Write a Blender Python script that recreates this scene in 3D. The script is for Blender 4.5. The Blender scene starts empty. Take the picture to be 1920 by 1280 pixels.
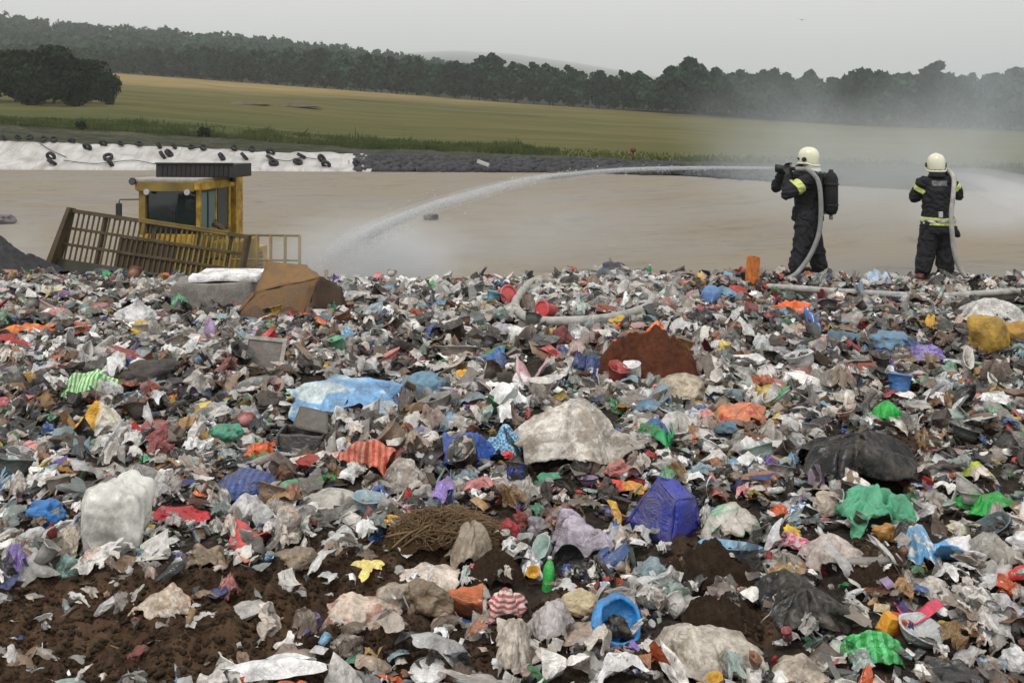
import bpy, bmesh, math, random
import numpy as np
from mathutils import Vector, Matrix, Euler

rng = np.random.default_rng(7)
random.seed(7)
SC = bpy.context.scene
COL = SC.collection
F, H, HZ, CX = 1800.0, 2.0, 250.0, 960.0     # focal length in photo pixels, eye height, horizon row, centre column

def P(px, py, Y): return Vector(((px-CX)/F*Y, Y, H-(py-HZ)/F*Y))
def lin(c):
    c = c.lstrip('#'); v = [int(c[i:i+2], 16)/255 for i in (0, 2, 4)]
    return [x/12.92 if x <= .04045 else ((x+.055)/1.055)**2.4 for x in v]
def alb(c, k=1.0): return tuple(min(.8, x*k) for x in lin(c))+(1.0,)

# ------------------------------------------------------------------ noise
def _h(ix, iy, iz, s):
    M = np.uint32
    h = ix.astype(M)*M(374761393)+iy.astype(M)*M(668265263)+iz.astype(M)*M(2246822519)+M((s*3266489917+12345) & 0xffffffff)
    h = (h ^ (h >> M(13)))*M(1274126177); h = h ^ (h >> M(16)); h = h*M(2654435761); h = h ^ (h >> M(15))
    return h.astype(np.float64)/4294967295.0
def vnoise(p, s=0):
    p = np.asarray(p, float)
    i = np.floor(p).astype(np.int64); f = p-i; u = f*f*(3-2*f); r = 0
    for dx in (0, 1):
        wx = u[:, 0] if dx else 1-u[:, 0]
        for dy in (0, 1):
            wy = u[:, 1] if dy else 1-u[:, 1]
            for dz in (0, 1):
                wz = u[:, 2] if dz else 1-u[:, 2]
                r = r+wx*wy*wz*_h(i[:, 0]+dx, i[:, 1]+dy, i[:, 2]+dz, s)
    return r*2-1
def fbm(p, s=0, o=4, g=.5):
    r = 0; a = 1.; q = np.asarray(p, float)
    for k in range(o): r = r+a*vnoise(q, s+k*17); a *= g; q = q*2.03+7.1
    return r
def P3(x, y, z=0.0): return np.stack([x, y, np.zeros_like(x)+z], 1)
def crumple(p, s, n=6, f0=1.1, g=.62, warp=.35):
    r_ = np.random.default_rng(s); r = 0; a = 1.; tot = 0
    w = np.stack([vnoise(p*1.3+11*k, s+k) for k in range(3)], 1)*warp
    q = p+w
    for k in range(n):
        d = r_.normal(size=3); d /= np.linalg.norm(d)
        t = q@d*f0*(1.55**k)+r_.random()
        r = r+a*(np.abs(t-np.floor(t+.5))*4-1); tot += a; a *= g
    return r/tot
def sstep(a, b, x):
    t = np.clip((x-a)/(b-a), 0, 1); return t*t*(3-2*t)

def ridged(p, s, o=4, g=.55):
    r = 0; a = 1.; tot = 0; q = np.asarray(p, float)
    for k in range(o): r = r+a*(1-2.6*np.abs(vnoise(q, s+k*13))); tot += a; a *= g; q = q*1.93+3.7
    return r/tot
# ------------------------------------------------------------------ linking helpers
def mesh_np(name, V, polys, smooth=False):
    """V (n,3); polys = list of int arrays (m,k)"""
    me = bpy.data.meshes.new(name)
    polys = [np.asarray(q, np.int32) for q in polys if len(q)]
    lv = np.concatenate([q.ravel() for q in polys]); tot = np.concatenate([np.full(len(q), q.shape[1], np.int32) for q in polys])
    me.vertices.add(len(V)); me.vertices.foreach_set('co', np.asarray(V, np.float32).ravel())
    me.loops.add(len(lv)); me.loops.foreach_set('vertex_index', lv)
    me.polygons.add(len(tot)); st = np.zeros(len(tot), np.int32); st[1:] = np.cumsum(tot)[:-1]
    me.polygons.foreach_set('loop_start', st); me.polygons.foreach_set('loop_total', tot)
    if smooth is not False: me.polygons.foreach_set('use_smooth', np.ones(len(tot), bool) if smooth is True else np.asarray(smooth, bool))
    me.update(calc_edges=True)
    return me
def link(name, me, mat=None, parent=None, loc=None, rot=None):
    o = bpy.data.objects.new(name, me); COL.objects.link(o)
    if mat is not None and me is not None and not me.materials:
        for m in (mat if isinstance(mat, (list, tuple)) else [mat]): me.materials.append(m)
    if parent is not None: o.parent = parent
    if loc is not None: o.location = loc
    if rot is not None: o.rotation_euler = rot
    return o
def empty(name, loc, rz=0.0):
    o = bpy.data.objects.new(name, None); COL.objects.link(o); o.location = loc; o.rotation_euler = (0, 0, rz); o.empty_display_size = .2
    return o
def tag(o, label=None, cat=None, group=None, kind=None):
    if label: o['label'] = label
    if cat: o['category'] = cat
    if group: o['group'] = group
    if kind: o['kind'] = kind
    return o
def bmesh_obj(name, bm, mat, parent=None, loc=None, rot=None, smooth=False):
    me = bpy.data.meshes.new(name)
    if smooth:
        for f in bm.faces: f.smooth = True
    bm.normal_update(); bm.to_mesh(me); bm.free()
    return link(name, me, mat, parent, loc, rot)
def add_box(bm, c, s, rot=None, bev=0.0):
    r = bmesh.ops.create_cube(bm, size=1.0); vs = r['verts']
    M = Matrix.Translation(Vector(c)) @ (rot.to_matrix().to_4x4() if rot is not None else Matrix.Identity(4)) @ Matrix.Diagonal((*s, 1))
    bmesh.ops.transform(bm, matrix=M, verts=vs)
    if bev > 0:
        es = list({e for v in vs for e in v.link_edges})
        bmesh.ops.bevel(bm, geom=es, offset=bev, segments=2, affect='EDGES', profile=.6)
def add_tube(bm, pts, rad, seg=8, cap=True):
    pts = [Vector(p) for p in pts]; n = len(pts)
    rads = rad if isinstance(rad, (list, tuple, np.ndarray)) else [rad]*n
    rings = []; up = Vector((0, 0, 1)); prev = None
    for i, p in enumerate(pts):
        t = (pts[min(i+1, n-1)]-pts[max(i-1, 0)]).normalized()
        if prev is None:
            a = t.cross(up)
            if a.length < 1e-3: a = t.cross(Vector((0, 1, 0)))
            a.normalize()
        else:
            a = prev-t*prev.dot(t); a.normalize()
        prev = a; b = t.cross(a)
        rings.append([bm.verts.new(p+(a*math.cos(q)+b*math.sin(q))*rads[i]) for q in [2*math.pi*k/seg for k in range(seg)]])
    for r0, r1 in zip(rings, rings[1:]):
        for k in range(seg): bm.faces.new((r0[k], r0[(k+1) % seg], r1[(k+1) % seg], r1[k])).smooth = True
    if cap:
        bm.faces.new(rings[0][::-1]); bm.faces.new(rings[-1])
def spline(pts, n=8):
    pts = [Vector(p) for p in pts]; out = []
    q = [pts[0]*2-pts[1]]+pts+[pts[-1]*2-pts[-2]]
    for i in range(1, len(q)-2):
        for k in range(n):
            t = k/n; a, b, c, d = q[i-1], q[i], q[i+1], q[i+2]
            out.append(.5*((2*b)+(c-a)*t+(2*a-5*b+4*c-d)*t*t+(3*b-a-3*c+d)*t**3))
    out.append(pts[-1]); return out
def lathe(bm, prof, seg=20, dent=0.0, seed=0, cap=True):
    rings = []
    for (r, z) in prof:
        ring = []
        for k in range(seg):
            q = 2*math.pi*k/seg
            ring.append(bm.verts.new((r*math.cos(q), r*math.sin(q), z)))
        rings.append(ring)
    for a, b in zip(rings, rings[1:]):
        for k in range(seg): bm.faces.new((a[k], a[(k+1) % seg], b[(k+1) % seg], b[k])).smooth = True
    if cap: bm.faces.new(rings[0][::-1])
    if dent:
        co = np.array([v.co for v in bm.verts]); s = max(np.ptp(co[:, 0]), 1e-3)
        d = np.stack([crumple(co/s*1.6, seed+k, 4) for k in range(3)], 1)*dent*s
        for v, e in zip(bm.verts, d): v.co += Vector(e)

# ------------------------------------------------------------------ materials
def nt(name):
    m = bpy.data.materials.new(name); m.use_nodes = True; t = m.node_tree
    return m, t, t.nodes['Principled BSDF'], t.nodes['Material Output']
def N(t, typ, **kw):
    n = t.nodes.new(typ)
    for k, v in kw.items():
        if k.startswith('_'): setattr(n, k[1:], v)
        else: n.inputs[k.replace('__', ' ')].default_value = v
    return n
def ramp(t, fac, stops):
    r = t.nodes.new('ShaderNodeValToRGB'); e = r.color_ramp.elements
    while len(e) < len(stops): e.new(.5)
    for x, (p, c) in zip(e, stops): x.position = p; x.color = c if len(c) == 4 else (*c, 1)
    t.links.new(fac, r.inputs['Fac']); return r
def mix(t, fac, a, b, blend='MIX'):
    m = t.nodes.new('ShaderNodeMix'); m.data_type = 'RGBA'; m.blend_type = blend
    for i, v in ((0, fac), (6, a), (7, b)):
        if hasattr(v, 'links') or hasattr(v, 'is_linked'): t.links.new(v, m.inputs[i])
        else: m.inputs[i].default_value = v
    return m.outputs[2]
def coords(t, kind='Object', scale=(1, 1, 1)):
    tc = t.nodes.new('ShaderNodeTexCoord'); mp = t.nodes.new('ShaderNodeMapping'); mp.inputs['Scale'].default_value = scale
    t.links.new(tc.outputs[kind], mp.inputs['Vector']); return mp.outputs['Vector']
def noise(t, vec, scale, detail=4, rough=.55, dist=0.0):
    n = N(t, 'ShaderNodeTexNoise', Scale=scale, Detail=detail, Roughness=rough, Distortion=dist)
    t.links.new(vec, n.inputs['Vector']); return n.outputs['Fac']
def bump(t, b, h, strength=.4, dist=.01):
    n = N(t, 'ShaderNodeBump', Strength=strength, Distance=dist); t.links.new(h, n.inputs['Height']); t.links.new(n.outputs['Normal'], b.inputs['Normal'])

_plain = {}
def plain(name, color, rough=.6, metal=0.0, spot=.25, scale=9.0, spec=.4, dark=.45, bmp=.15):
    if name in _plain: return _plain[name]
    m, t, b, o = nt(name); v = coords(t)
    n1 = noise(t, v, scale, 6, .65)
    r = ramp(t, n1, [(.35, (0, 0, 0)), (.7, (1, 1, 1))])
    dk = tuple(c*dark for c in color[:3])+(1,)
    mm = N(t, 'ShaderNodeMath', _operation='MULTIPLY'); mm.inputs[1].default_value = spot*2; t.links.new(r.outputs['Color'], mm.inputs[0])
    t.links.new(mix(t, mm.outputs[0], color, dk), b.inputs['Base Color'])
    b.inputs['Roughness'].default_value = rough; b.inputs['Metallic'].default_value = metal; b.inputs['Specular IOR Level'].default_value = spec
    if bmp: bump(t, b, noise(t, v, scale*5, 3), bmp, .01)
    _plain[name] = m; return m

DIRT = (.075, .056, .042, 1)
def film_nodes(t, b, o, base, rough, trans, dirt, world=True, bscale=22.0, bstr=.7, clear=0.0, spec=.55):
    v = coords(t)
    geo = t.nodes.new('ShaderNodeNewGeometry'); pos = geo.outputs['Position']
    d1 = noise(t, pos, 7.0, 7, .7, .5); d2 = noise(t, pos, 42.0, 5, .72)
    a = N(t, 'ShaderNodeMath', _operation='MULTIPLY_ADD'); t.links.new(d2, a.inputs[0]); a.inputs[1].default_value = .6; t.links.new(d1, a.inputs[2])
    r = ramp(t, a.outputs[0], [(.74-.22*dirt, (0, 0, 0)), (.98-.14*dirt, (1, 1, 1))])
    q = N(t, 'ShaderNodeMath', _operation='MULTIPLY'); t.links.new(r.outputs['Color'], q.inputs[0]); q.inputs[1].default_value = min(.95, .5+dirt*.5)
    dcol = ramp(t, d2, [(.3, (.045, .034, .026, 1)), (.75, (.15, .12, .09, 1))])
    sp = ramp(t, noise(t, pos, 120.0, 3, .8), [(.30, (1, 1, 1)), (.36, (0, 0, 0))])
    sq = N(t, 'ShaderNodeMath', _operation='MULTIPLY'); t.links.new(sp.outputs['Color'], sq.inputs[0]); sq.inputs[1].default_value = .9*min(1, dirt*1.6)
    colr = mix(t, sq.outputs[0], mix(t, q.outputs[0], base, dcol.outputs['Color']), (.05, .038, .03, 1))
    t.links.new(colr, b.inputs['Base Color']); b.inputs['Specular IOR Level'].default_value = spec
    rr = N(t, 'ShaderNodeMapRange'); t.links.new(d1, rr.inputs[0]); rr.inputs[1].default_value = .3; rr.inputs[2].default_value = .7; rr.inputs[3].default_value = max(.12, rough-.14); rr.inputs[4].default_value = min(1, rough+.18); t.links.new(rr.outputs[0], b.inputs['Roughness'])
    w1 = N(t, 'ShaderNodeTexNoise', Scale=16.0, Detail=4.0, Roughness=.62, Distortion=1.1); t.links.new(pos, w1.inputs['Vector'])
    ab = N(t, 'ShaderNodeMath', _operation='SUBTRACT'); t.links.new(w1.outputs['Fac'], ab.inputs[0]); ab.inputs[1].default_value = .5
    ac = N(t, 'ShaderNodeMath', _operation='ABSOLUTE'); t.links.new(ab.outputs[0], ac.inputs[0])
    ad = N(t, 'ShaderNodeMath', _operation='MULTIPLY_ADD'); t.links.new(d2, ad.inputs[0]); ad.inputs[1].default_value = .12; t.links.new(ac.outputs[0], ad.inputs[2])
    bump(t, b, ad.outputs[0], bstr, .05)
    if clear > 0:
        tp = t.nodes.new('ShaderNodeBsdfTransparent'); tl = t.nodes.new('ShaderNodeBsdfTranslucent'); t.links.new(colr, tl.inputs['Color'])
        m1 = t.nodes.new('ShaderNodeMixShader'); m1.inputs[0].default_value = .25; t.links.new(b.outputs[0], m1.inputs[1]); t.links.new(tl.outputs[0], m1.inputs[2])
        cv = N(t, 'ShaderNodeMapRange'); t.links.new(d1, cv.inputs[0]); cv.inputs[1].default_value = .3; cv.inputs[2].default_value = .7; cv.inputs[3].default_value = clear; cv.inputs[4].default_value = clear*.35
        m2 = t.nodes.new('ShaderNodeMixShader'); t.links.new(cv.outputs[0], m2.inputs[0]); t.links.new(m1.outputs[0], m2.inputs[1]); t.links.new(tp.outputs[0], m2.inputs[2]); t.links.new(m2.outputs[0], o.inputs['Surface'])
    elif trans > 0:
        tr = t.nodes.new('ShaderNodeBsdfTranslucent'); t.links.new(colr, tr.inputs['Color'])
        ms = t.nodes.new('ShaderNodeMixShader'); ms.inputs[0].default_value = trans
        t.links.new(b.outputs[0], ms.inputs[1]); t.links.new(tr.outputs[0], ms.inputs[2]); t.links.new(ms.outputs[0], o.inputs['Surface'])
_film = {}
def film(color, color2=None, pattern=None, rough=.45, trans=.15, dirt=.5, pscale=6.0, bstr=.5, clear=0.0, spec=.55):
    if dirt > .03: dirt = max(dirt, .17)
    if rough < .5: rough *= .8; spec = max(spec, .65) if dirt > .03 else spec
    key = (color, color2, pattern, rough, trans, dirt, pscale, bstr, clear, spec)
    if key in _film: return _film[key]
    m, t, b, o = nt('rubbish_material'); v = coords(t, 'Generated')
    c1 = alb(color, 1.2); base = None
    if pattern and color2:
        c2 = alb(color2, 1.2)
        if pattern == 'stripes':
            w = N(t, 'ShaderNodeTexWave', Scale=pscale, Distortion=.6); t.links.new(v, w.inputs['Vector']); f = ramp(t, w.outputs['Fac'], [(.45, (0, 0, 0)), (.55, (1, 1, 1))]).outputs['Color']
        elif pattern == 'bands':
            w = N(t, 'ShaderNodeTexWave', Scale=pscale, Distortion=.6, _bands_direction='Z'); t.links.new(v, w.inputs['Vector']); f = ramp(t, w.outputs['Fac'], [(.45, (0, 0, 0)), (.55, (1, 1, 1))]).outputs['Color']
        elif pattern == 'gingham':
            w = N(t, 'ShaderNodeTexChecker', Scale=pscale); t.links.new(v, w.inputs['Vector']); f = w.outputs['Fac']
        elif pattern == 'half':
            s = t.nodes.new('ShaderNodeSeparateXYZ'); t.links.new(v, s.inputs[0])
            a = N(t, 'ShaderNodeMath', _operation='MULTIPLY_ADD'); t.links.new(noise(t, v, 3.0, 2), a.inputs[0]); a.inputs[1].default_value = .5; t.links.new(s.outputs['X'], a.inputs[2])
            f = ramp(t, a.outputs[0], [(.72, (0, 0, 0)), (.76, (1, 1, 1))]).outputs['Color']
        else:
            f = ramp(t, noise(t, v, pscale, 2, .5, .5), [(.5, (0, 0, 0)), (.55, (1, 1, 1))]).outputs['Color']
        base = mix(t, f, c1, c2)
    else:
        rgb = t.nodes.new('ShaderNodeRGB'); rgb.outputs[0].default_value = c1; base = rgb.outputs[0]
    film_nodes(t, b, o, base, rough, trans, dirt, bstr=bstr, clear=clear, spec=spec)
    _film[key] = m; return m
def shared_film(name, rough, trans, dirt, attr, spec=.55, clear=0.0, bstr=.7):
    m, t, b, o = nt(name)
    if attr:
        a = t.nodes.new('ShaderNodeAttribute'); a.attribute_name = 'Col'; c1 = a.outputs['Color']
        a2 = t.nodes.new('ShaderNodeAttribute'); a2.attribute_name = 'Col2'; c2 = a2.outputs['Color']
        geo = t.nodes.new('ShaderNodeNewGeometry'); v = geo.outputs['Position']; sc = 13.0
    else:
        oi = t.nodes.new('ShaderNodeObjectInfo'); c1 = oi.outputs['Color']; v = coords(t, 'Object'); sc = 9.0
        hs = t.nodes.new('ShaderNodeHueSaturation'); hs.inputs['Value'].default_value = 1.22; hs.inputs['Saturation'].default_value = .75; t.links.new(c1, hs.inputs['Color']); c2 = hs.outputs['Color']
    f = ramp(t, noise(t, v, sc, 2, .5, .6), [(.56, (0, 0, 0)), (.6, (1, 1, 1))]).outputs['Color']
    film_nodes(t, b, o, mix(t, f, c1, c2), rough, trans, dirt, clear=clear, spec=spec, bstr=bstr)
    return m
# ================================================================== camera, sky, sun, haze
cam = bpy.data.cameras.new('camera'); co = bpy.data.objects.new('camera', cam); COL.objects.link(co); SC.camera = co
co.location = (0, 0, H); co.rotation_euler = (math.pi/2, 0, 0)
cam.sensor_width = 36; cam.lens = F/1920*36; cam.shift_y = -(640-HZ)/1920; cam.clip_start = .1; cam.clip_end = 8000
SC.view_settings.view_transform = 'Standard'; SC.view_settings.look = 'None'; SC.view_settings.exposure = .76; SC.view_settings.gamma = 1
SUN_EL, SUN_AZ = math.radians(58), math.radians(-35)       # high, from behind the left shoulder, veiled by cloud
w = bpy.data.worlds.new('World'); SC.world = w; w.use_nodes = True; t = w.node_tree; bg = t.nodes['Background']
sky = t.nodes.new('ShaderNodeTexSky'); sky.sky_type = 'NISHITA'; sky.sun_disc = False; sky.sun_elevation = SUN_EL; sky.sun_rotation = math.pi+SUN_AZ
sky.dust_density = 4; sky.air_density = 1.0; sky.altitude = 100
hs = t.nodes.new('ShaderNodeHueSaturation'); hs.inputs['Saturation'].default_value = .10; t.links.new(sky.outputs[0], hs.inputs['Color'])
tc = t.nodes.new('ShaderNodeTexCoord'); mp = t.nodes.new('ShaderNodeMapping'); mp.inputs['Scale'].default_value = (1, 1, 3.5); t.links.new(tc.outputs['Generated'], mp.inputs['Vector'])
cl = ramp(t, noise(t, mp.outputs[0], 2.2, 4, .5, .6), [(.3, (5.75, 5.75, 5.65)), (.7, (6.6, 6.55, 6.4))])
t.links.new(mix(t, .8, hs.outputs[0], cl.outputs[0]), bg.inputs['Color']); bg.inputs['Strength'].default_value = .108
sl = bpy.data.lights.new('sun', 'SUN'); sl.energy = 1.1; sl.angle = math.radians(14); sl.color = (1, .96, .9)
so = bpy.data.objects.new('sun', sl); COL.objects.link(so); so.location = (-20, -20, 60)
sd = Vector((math.sin(SUN_AZ)*math.cos(SUN_EL), -math.cos(SUN_AZ)*math.cos(SUN_EL), math.sin(SUN_EL)))
so.rotation_euler = sd.to_track_quat('Z', 'Y').to_euler()

# ================================================================== ground sheets
def itp(xs, ys): return lambda x: np.interp(x, xs, ys)
XS = np.concatenate([np.linspace(-2600, -300, 24), np.linspace(-280, 2200, 156), np.linspace(2230, 4500, 24)])
yL1 = itp([-2600, 700, 1050, 1280, 1500, 1700, 1920, 4500], [60, 60, 57, 52, 45, 40, 38, 38])
zL1 = lambda x: H-(itp([-500, 0, 680, 1050, 1280, 1500, 1700, 1920, 2500], [318, 318, 322, 324, 330, 344, 356, 362, 362])(x)-HZ)/F*yL1(x)
yL2 = lambda x: yL1(x)+3.0
pL2 = itp([-500, 0, 300, 500, 680, 1050, 1280, 1700, 1920], [267, 269, 280, 290, 293, 300, 310, 330, 334])
yL3 = lambda x: yL1(x)+11.0
pL3 = itp([-500, 0, 400, 680, 1000, 1300, 1920], [230, 234, 258, 279, 291, 304, 318])
pL4 = itp([-600, 0, 225, 700, 1300, 1920], [185, 190, 189, 229, 262, 286])
yL5 = itp([-2600, 225, 700, 1000, 1300, 1600, 1920, 4500], [330, 320, 295, 275, 252, 230, 212, 180])
pL5 = itp([-700, 225, 700, 1000, 1300, 1600, 1920, 3000], [110, 138, 173, 196, 216, 236, 248, 262])
pL7 = itp([-800, 0, 150, 300, 480, 640, 900, 1200, 1920], [44, 52, 70, 80, 94, 112, 150, 185, 215])
pL9 = itp([-500, 300, 560, 700, 850, 960, 1080, 1300, 1920], [140, 135, 116, 103, 95, 101, 118, 155, 205])
zz = lambda p, Y: (lambda x: H-(p(x)-HZ)/F*Y(x))
cst = lambda c: (lambda x: np.zeros_like(x)+c)
rows = [(cst(15.0), cst(-3.3)), (cst(20.), cst(-2.55)), (lambda x: 20+(yL1(x)-20)*.5, lambda x: -2.55+(zL1(x)+2.55)*.47), (yL1, zL1), (yL2, zz(pL2, yL2)), (yL3, zz(pL3, yL3)), (cst(130.), zz(pL4, cst(130.))),
        (yL5, zz(pL5, yL5)), (lambda x: yL5(x)+70, lambda x: zz(pL5, yL5)(x)+3), (cst(680.), zz(pL7, cst(680.))), (cst(900.), lambda x: zz(pL7, cst(680.))(x)*.7), (cst(6500.), zz(pL9, cst(6500.))), (cst(7600.), cst(20.))]
def strip(name, i0, i1, sub, mat, amp, nsc, smooth=True, thick=0.0, lift=0.0):
    Ys, Zs = [], []
    for i in range(i0, i1):
        for k in range(sub+(1 if i == i1-1 else 0)):
            s = k/sub; Ys.append(rows[i][0](XS)*(1-s)+rows[i+1][0](XS)*s); Zs.append(rows[i][1](XS)*(1-s)+rows[i+1][1](XS)*s)
    Y = np.array(Ys); Z = np.array(Zs); X = (XS[None]-CX)/F*Y; n, m = Y.shape
    V = np.stack([X.ravel(), Y.ravel(), Z.ravel()], 1)
    edge = np.ones((n, m)); edge[0] = edge[-1] = 0
    V[:, 2] += amp*fbm(V*[nsc, nsc, 0]+3.3, 5, 4)*edge.ravel()+lift
    idx = np.arange(n*m).reshape(n, m); Q = np.stack([idx[:-1, :-1], idx[:-1, 1:], idx[1:, 1:], idx[1:, :-1]], -1).reshape(-1, 4)
    return link(name, mesh_np(name, V, [Q], smooth), mat)
def ground_z(px, Y):
    x = np.array([float(px)]); ys = np.array([r[0](x)[0] for r in rows]); zs = np.array([r[1](x)[0] for r in rows])
    return float(np.interp(Y, ys, zs))

def sand_mat():
    m, t, b, o = nt('sand'); v = coords(t)
    n1 = noise(t, coords(t, 'Object', (.05, .13, .1)), 1.6, 5, .6, .6); n2 = noise(t, v, .9, 5, .6); n3 = noise(t, coords(t, 'Object', (.30, .8, .5)), .8, 6, .68, 1.2)
    c = mix(t, ramp(t, n1, [(.35, (0, 0, 0)), (.68, (1, 1, 1))]).outputs[0], alb('#988d7c', .68), alb('#949089', .70))
    c = mix(t, ramp(t, n3, [(.5, (0, 0, 0)), (.7, (.38, .38, .38))]).outputs[0], c, alb('#7a6f63', .64))
    c = mix(t, ramp(t, n2, [(.6, (0, 0, 0)), (.8, (.3, .3, .3))]).outputs[0], c, alb('#aa9f8e', .75))
    n4 = noise(t, coords(t, 'Object', (.4, 1.0, .5)), .6, 5, .72, 2.2)
    c = mix(t, ramp(t, n4, [(.58, (0, 0, 0)), (.62, (.4, .4, .4)), (.67, (0, 0, 0))]).outputs[0], c, alb('#6f6459', .6))
    t.links.new(c, b.inputs['Base Color']); b.inputs['Roughness'].default_value = .95; b.inputs['Specular IOR Level'].default_value = .1; bump(t, b, noise(t, v, 4, 6), .3, .05); return m
def grass_mat(name, stops, sc=.05, st=(1, 1, 1), extra=None):
    m, t, b, o = nt(name); n1 = noise(t, coords(t, 'Object', st), sc, 6, .6, .4); n2 = noise(t, coords(t, 'Object', st), sc*14, 5, .7)
    a = N(t, 'ShaderNodeMath', _operation='MULTIPLY_ADD'); t.links.new(n2, a.inputs[0]); a.inputs[1].default_value = .5; t.links.new(n1, a.inputs[2])
    c = ramp(t, a.outputs[0], stops).outputs[0]
    t.links.new(c, b.inputs['Base Color']); b.inputs['Roughness'].default_value = 1; b.inputs['Specular IOR Level'].default_value = .05
    bump(t, b, n2, .5, .2); return m
def field_mat():
    m, t, b, o = nt('field_crops'); v = coords(t)
    s = t.nodes.new('ShaderNodeSeparateXYZ'); t.links.new(v, s.inputs[0])
    n0 = noise(t, coords(t, 'Object', (.012, .02, .02)), 1.0, 4, .55, .5)
    n1 = noise(t, coords(t, 'Object', (.02, .12, .1)), 1.0, 6, .6, .5); n2 = noise(t, coords(t, 'Object', (.2, .9, .5)), 1.0, 5, .7)
    # ripe crop towards the wood on the left, greener meadow nearer and to the right
    a = N(t, 'ShaderNodeMath', _operation='MULTIPLY_ADD'); t.links.new(s.outputs['X'], a.inputs[0]); a.inputs[1].default_value = -.55; t.links.new(s.outputs['Y'], a.inputs[2])
    a2 = N(t, 'ShaderNodeMath', _operation='MULTIPLY_ADD'); t.links.new(n1, a2.inputs[0]); a2.inputs[1].default_value = 90.; t.links.new(a.outputs[0], a2.inputs[2])
    a3 = N(t, 'ShaderNodeMapRange'); t.links.new(a2.outputs[0], a3.inputs[0]); a3.inputs[1].default_value = 265.; a3.inputs[2].default_value = 350.
    green = ramp(t, n1, [(.3, alb('#4c4e2b', .75)), (.5, alb('#615e37', .75)), (.7, alb('#70683f', .75))]).outputs[0]
    gold = ramp(t, n1, [(.3, alb('#857349', .82)), (.6, alb('#978458', .82))]).outputs[0]
    c = mix(t, a3.outputs[0], green, gold)
    nr = N(t, 'ShaderNodeMapRange'); t.links.new(s.outputs['Y'], nr.inputs[0]); nr.inputs[1].default_value = 66.; nr.inputs[2].default_value = 125.; nr.inputs[3].default_value = 1.; nr.inputs[4].default_value = 0.
    lf = N(t, 'ShaderNodeMapRange'); t.links.new(s.outputs['X'], lf.inputs[0]); lf.inputs[1].default_value = -12.; lf.inputs[2].default_value = 6.; lf.inputs[3].default_value = 1.; lf.inputs[4].default_value = .3
    nm = N(t, 'ShaderNodeMath', _operation='MULTIPLY'); t.links.new(nr.outputs[0], nm.inputs[0]); t.links.new(lf.outputs[0], nm.inputs[1])
    c = mix(t, nm.outputs[0], c, ramp(t, n2, [(.3, alb('#2e381f', .8)), (.7, alb('#4d5730', .8))]).outputs[0])
    c = mix(t, ramp(t, n2, [(.55, (0, 0, 0)), (.8, (.35, .35, .35))]).outputs[0], c, alb('#3d3f20', .8))
    n5 = noise(t, coords(t, 'Object', (.03, .35, .1)), 1.0, 5, .7, .6); c = mix(t, ramp(t, n5, [(.5, (0, 0, 0)), (.75, (.45, .45, .45))]).outputs[0], c, alb('#82764f', .8))
    t.links.new(c, b.inputs['Base Color']); b.inputs['Roughness'].default_value = 1; b.inputs['Specular IOR Level'].default_value = .05; bump(t, b, n2, .5, .3); return m
def bank_mat():
    m, t, b, o = nt('bank_soil'); v = coords(t, 'Object', (.3, .9, .9)); n1 = noise(t, v, 1.0, 6, .65, .8); n2 = noise(t, coords(t), 3.0, 5, .7)
    c = ramp(t, n1, [(.3, alb('#2c3122', .8)), (.45, alb('#3f4335', .8)), (.58, alb('#565347', .8)), (.72, alb('#6e675a', .8))]).outputs[0]
    c = mix(t, ramp(t, n2, [(.45, (0, 0, 0)), (.65, (.7, .7, .7))]).outputs[0], c, alb('#2d3520', .8))
    t.links.new(c, b.inputs['Base Color']); b.inputs['Roughness'].default_value = 1; b.inputs['Specular IOR Level'].default_value = .05; bump(t, b, n2, .8, .2); return m
def liner_mat():
    m, t, b, o = nt('white_liner'); v = coords(t, 'Object', (.5, .5, .5)); n1 = noise(t, v, 1.2, 5, .6, 1.2); n2 = noise(t, coords(t, 'Object', (1.0, .2, .2)), 2.0, 4, .6, .8)
    c = ramp(t, n1, [(.3, alb('#aaa5a2', .72)), (.6, alb('#cfcdcb', .72))]).outputs[0]
    c = mix(t, ramp(t, n2, [(.5, (0, 0, 0)), (.72, (.6, .6, .6))]).outputs[0], c, alb('#857b70', .9))
    t.links.new(c, b.inputs['Base Color']); b.inputs['Roughness'].default_value = .6; bump(t, b, n2, .6, .2); return m
M_sand = sand_mat(); M_bank = bank_mat(); M_field = field_mat()
tag(strip('sand_slope', 0, 3, 26, M_sand, .05, .25), kind='structure')
# bank behind the liner and along the right of the sand
tag(strip('embankment', 3, 5, 14, M_bank, .14, .55), kind='structure')
tag(strip('field', 5, 7, 40, M_field, .3, .06), kind='structure')
M_wf = grass_mat('wood_floor', [(.4, alb('#1d2318', .8)), (.9, alb('#31382a', .8))], .05)
tag(strip('hills', 7, 12, 12, M_wf, 1.0, .01), kind='structure')
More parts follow.
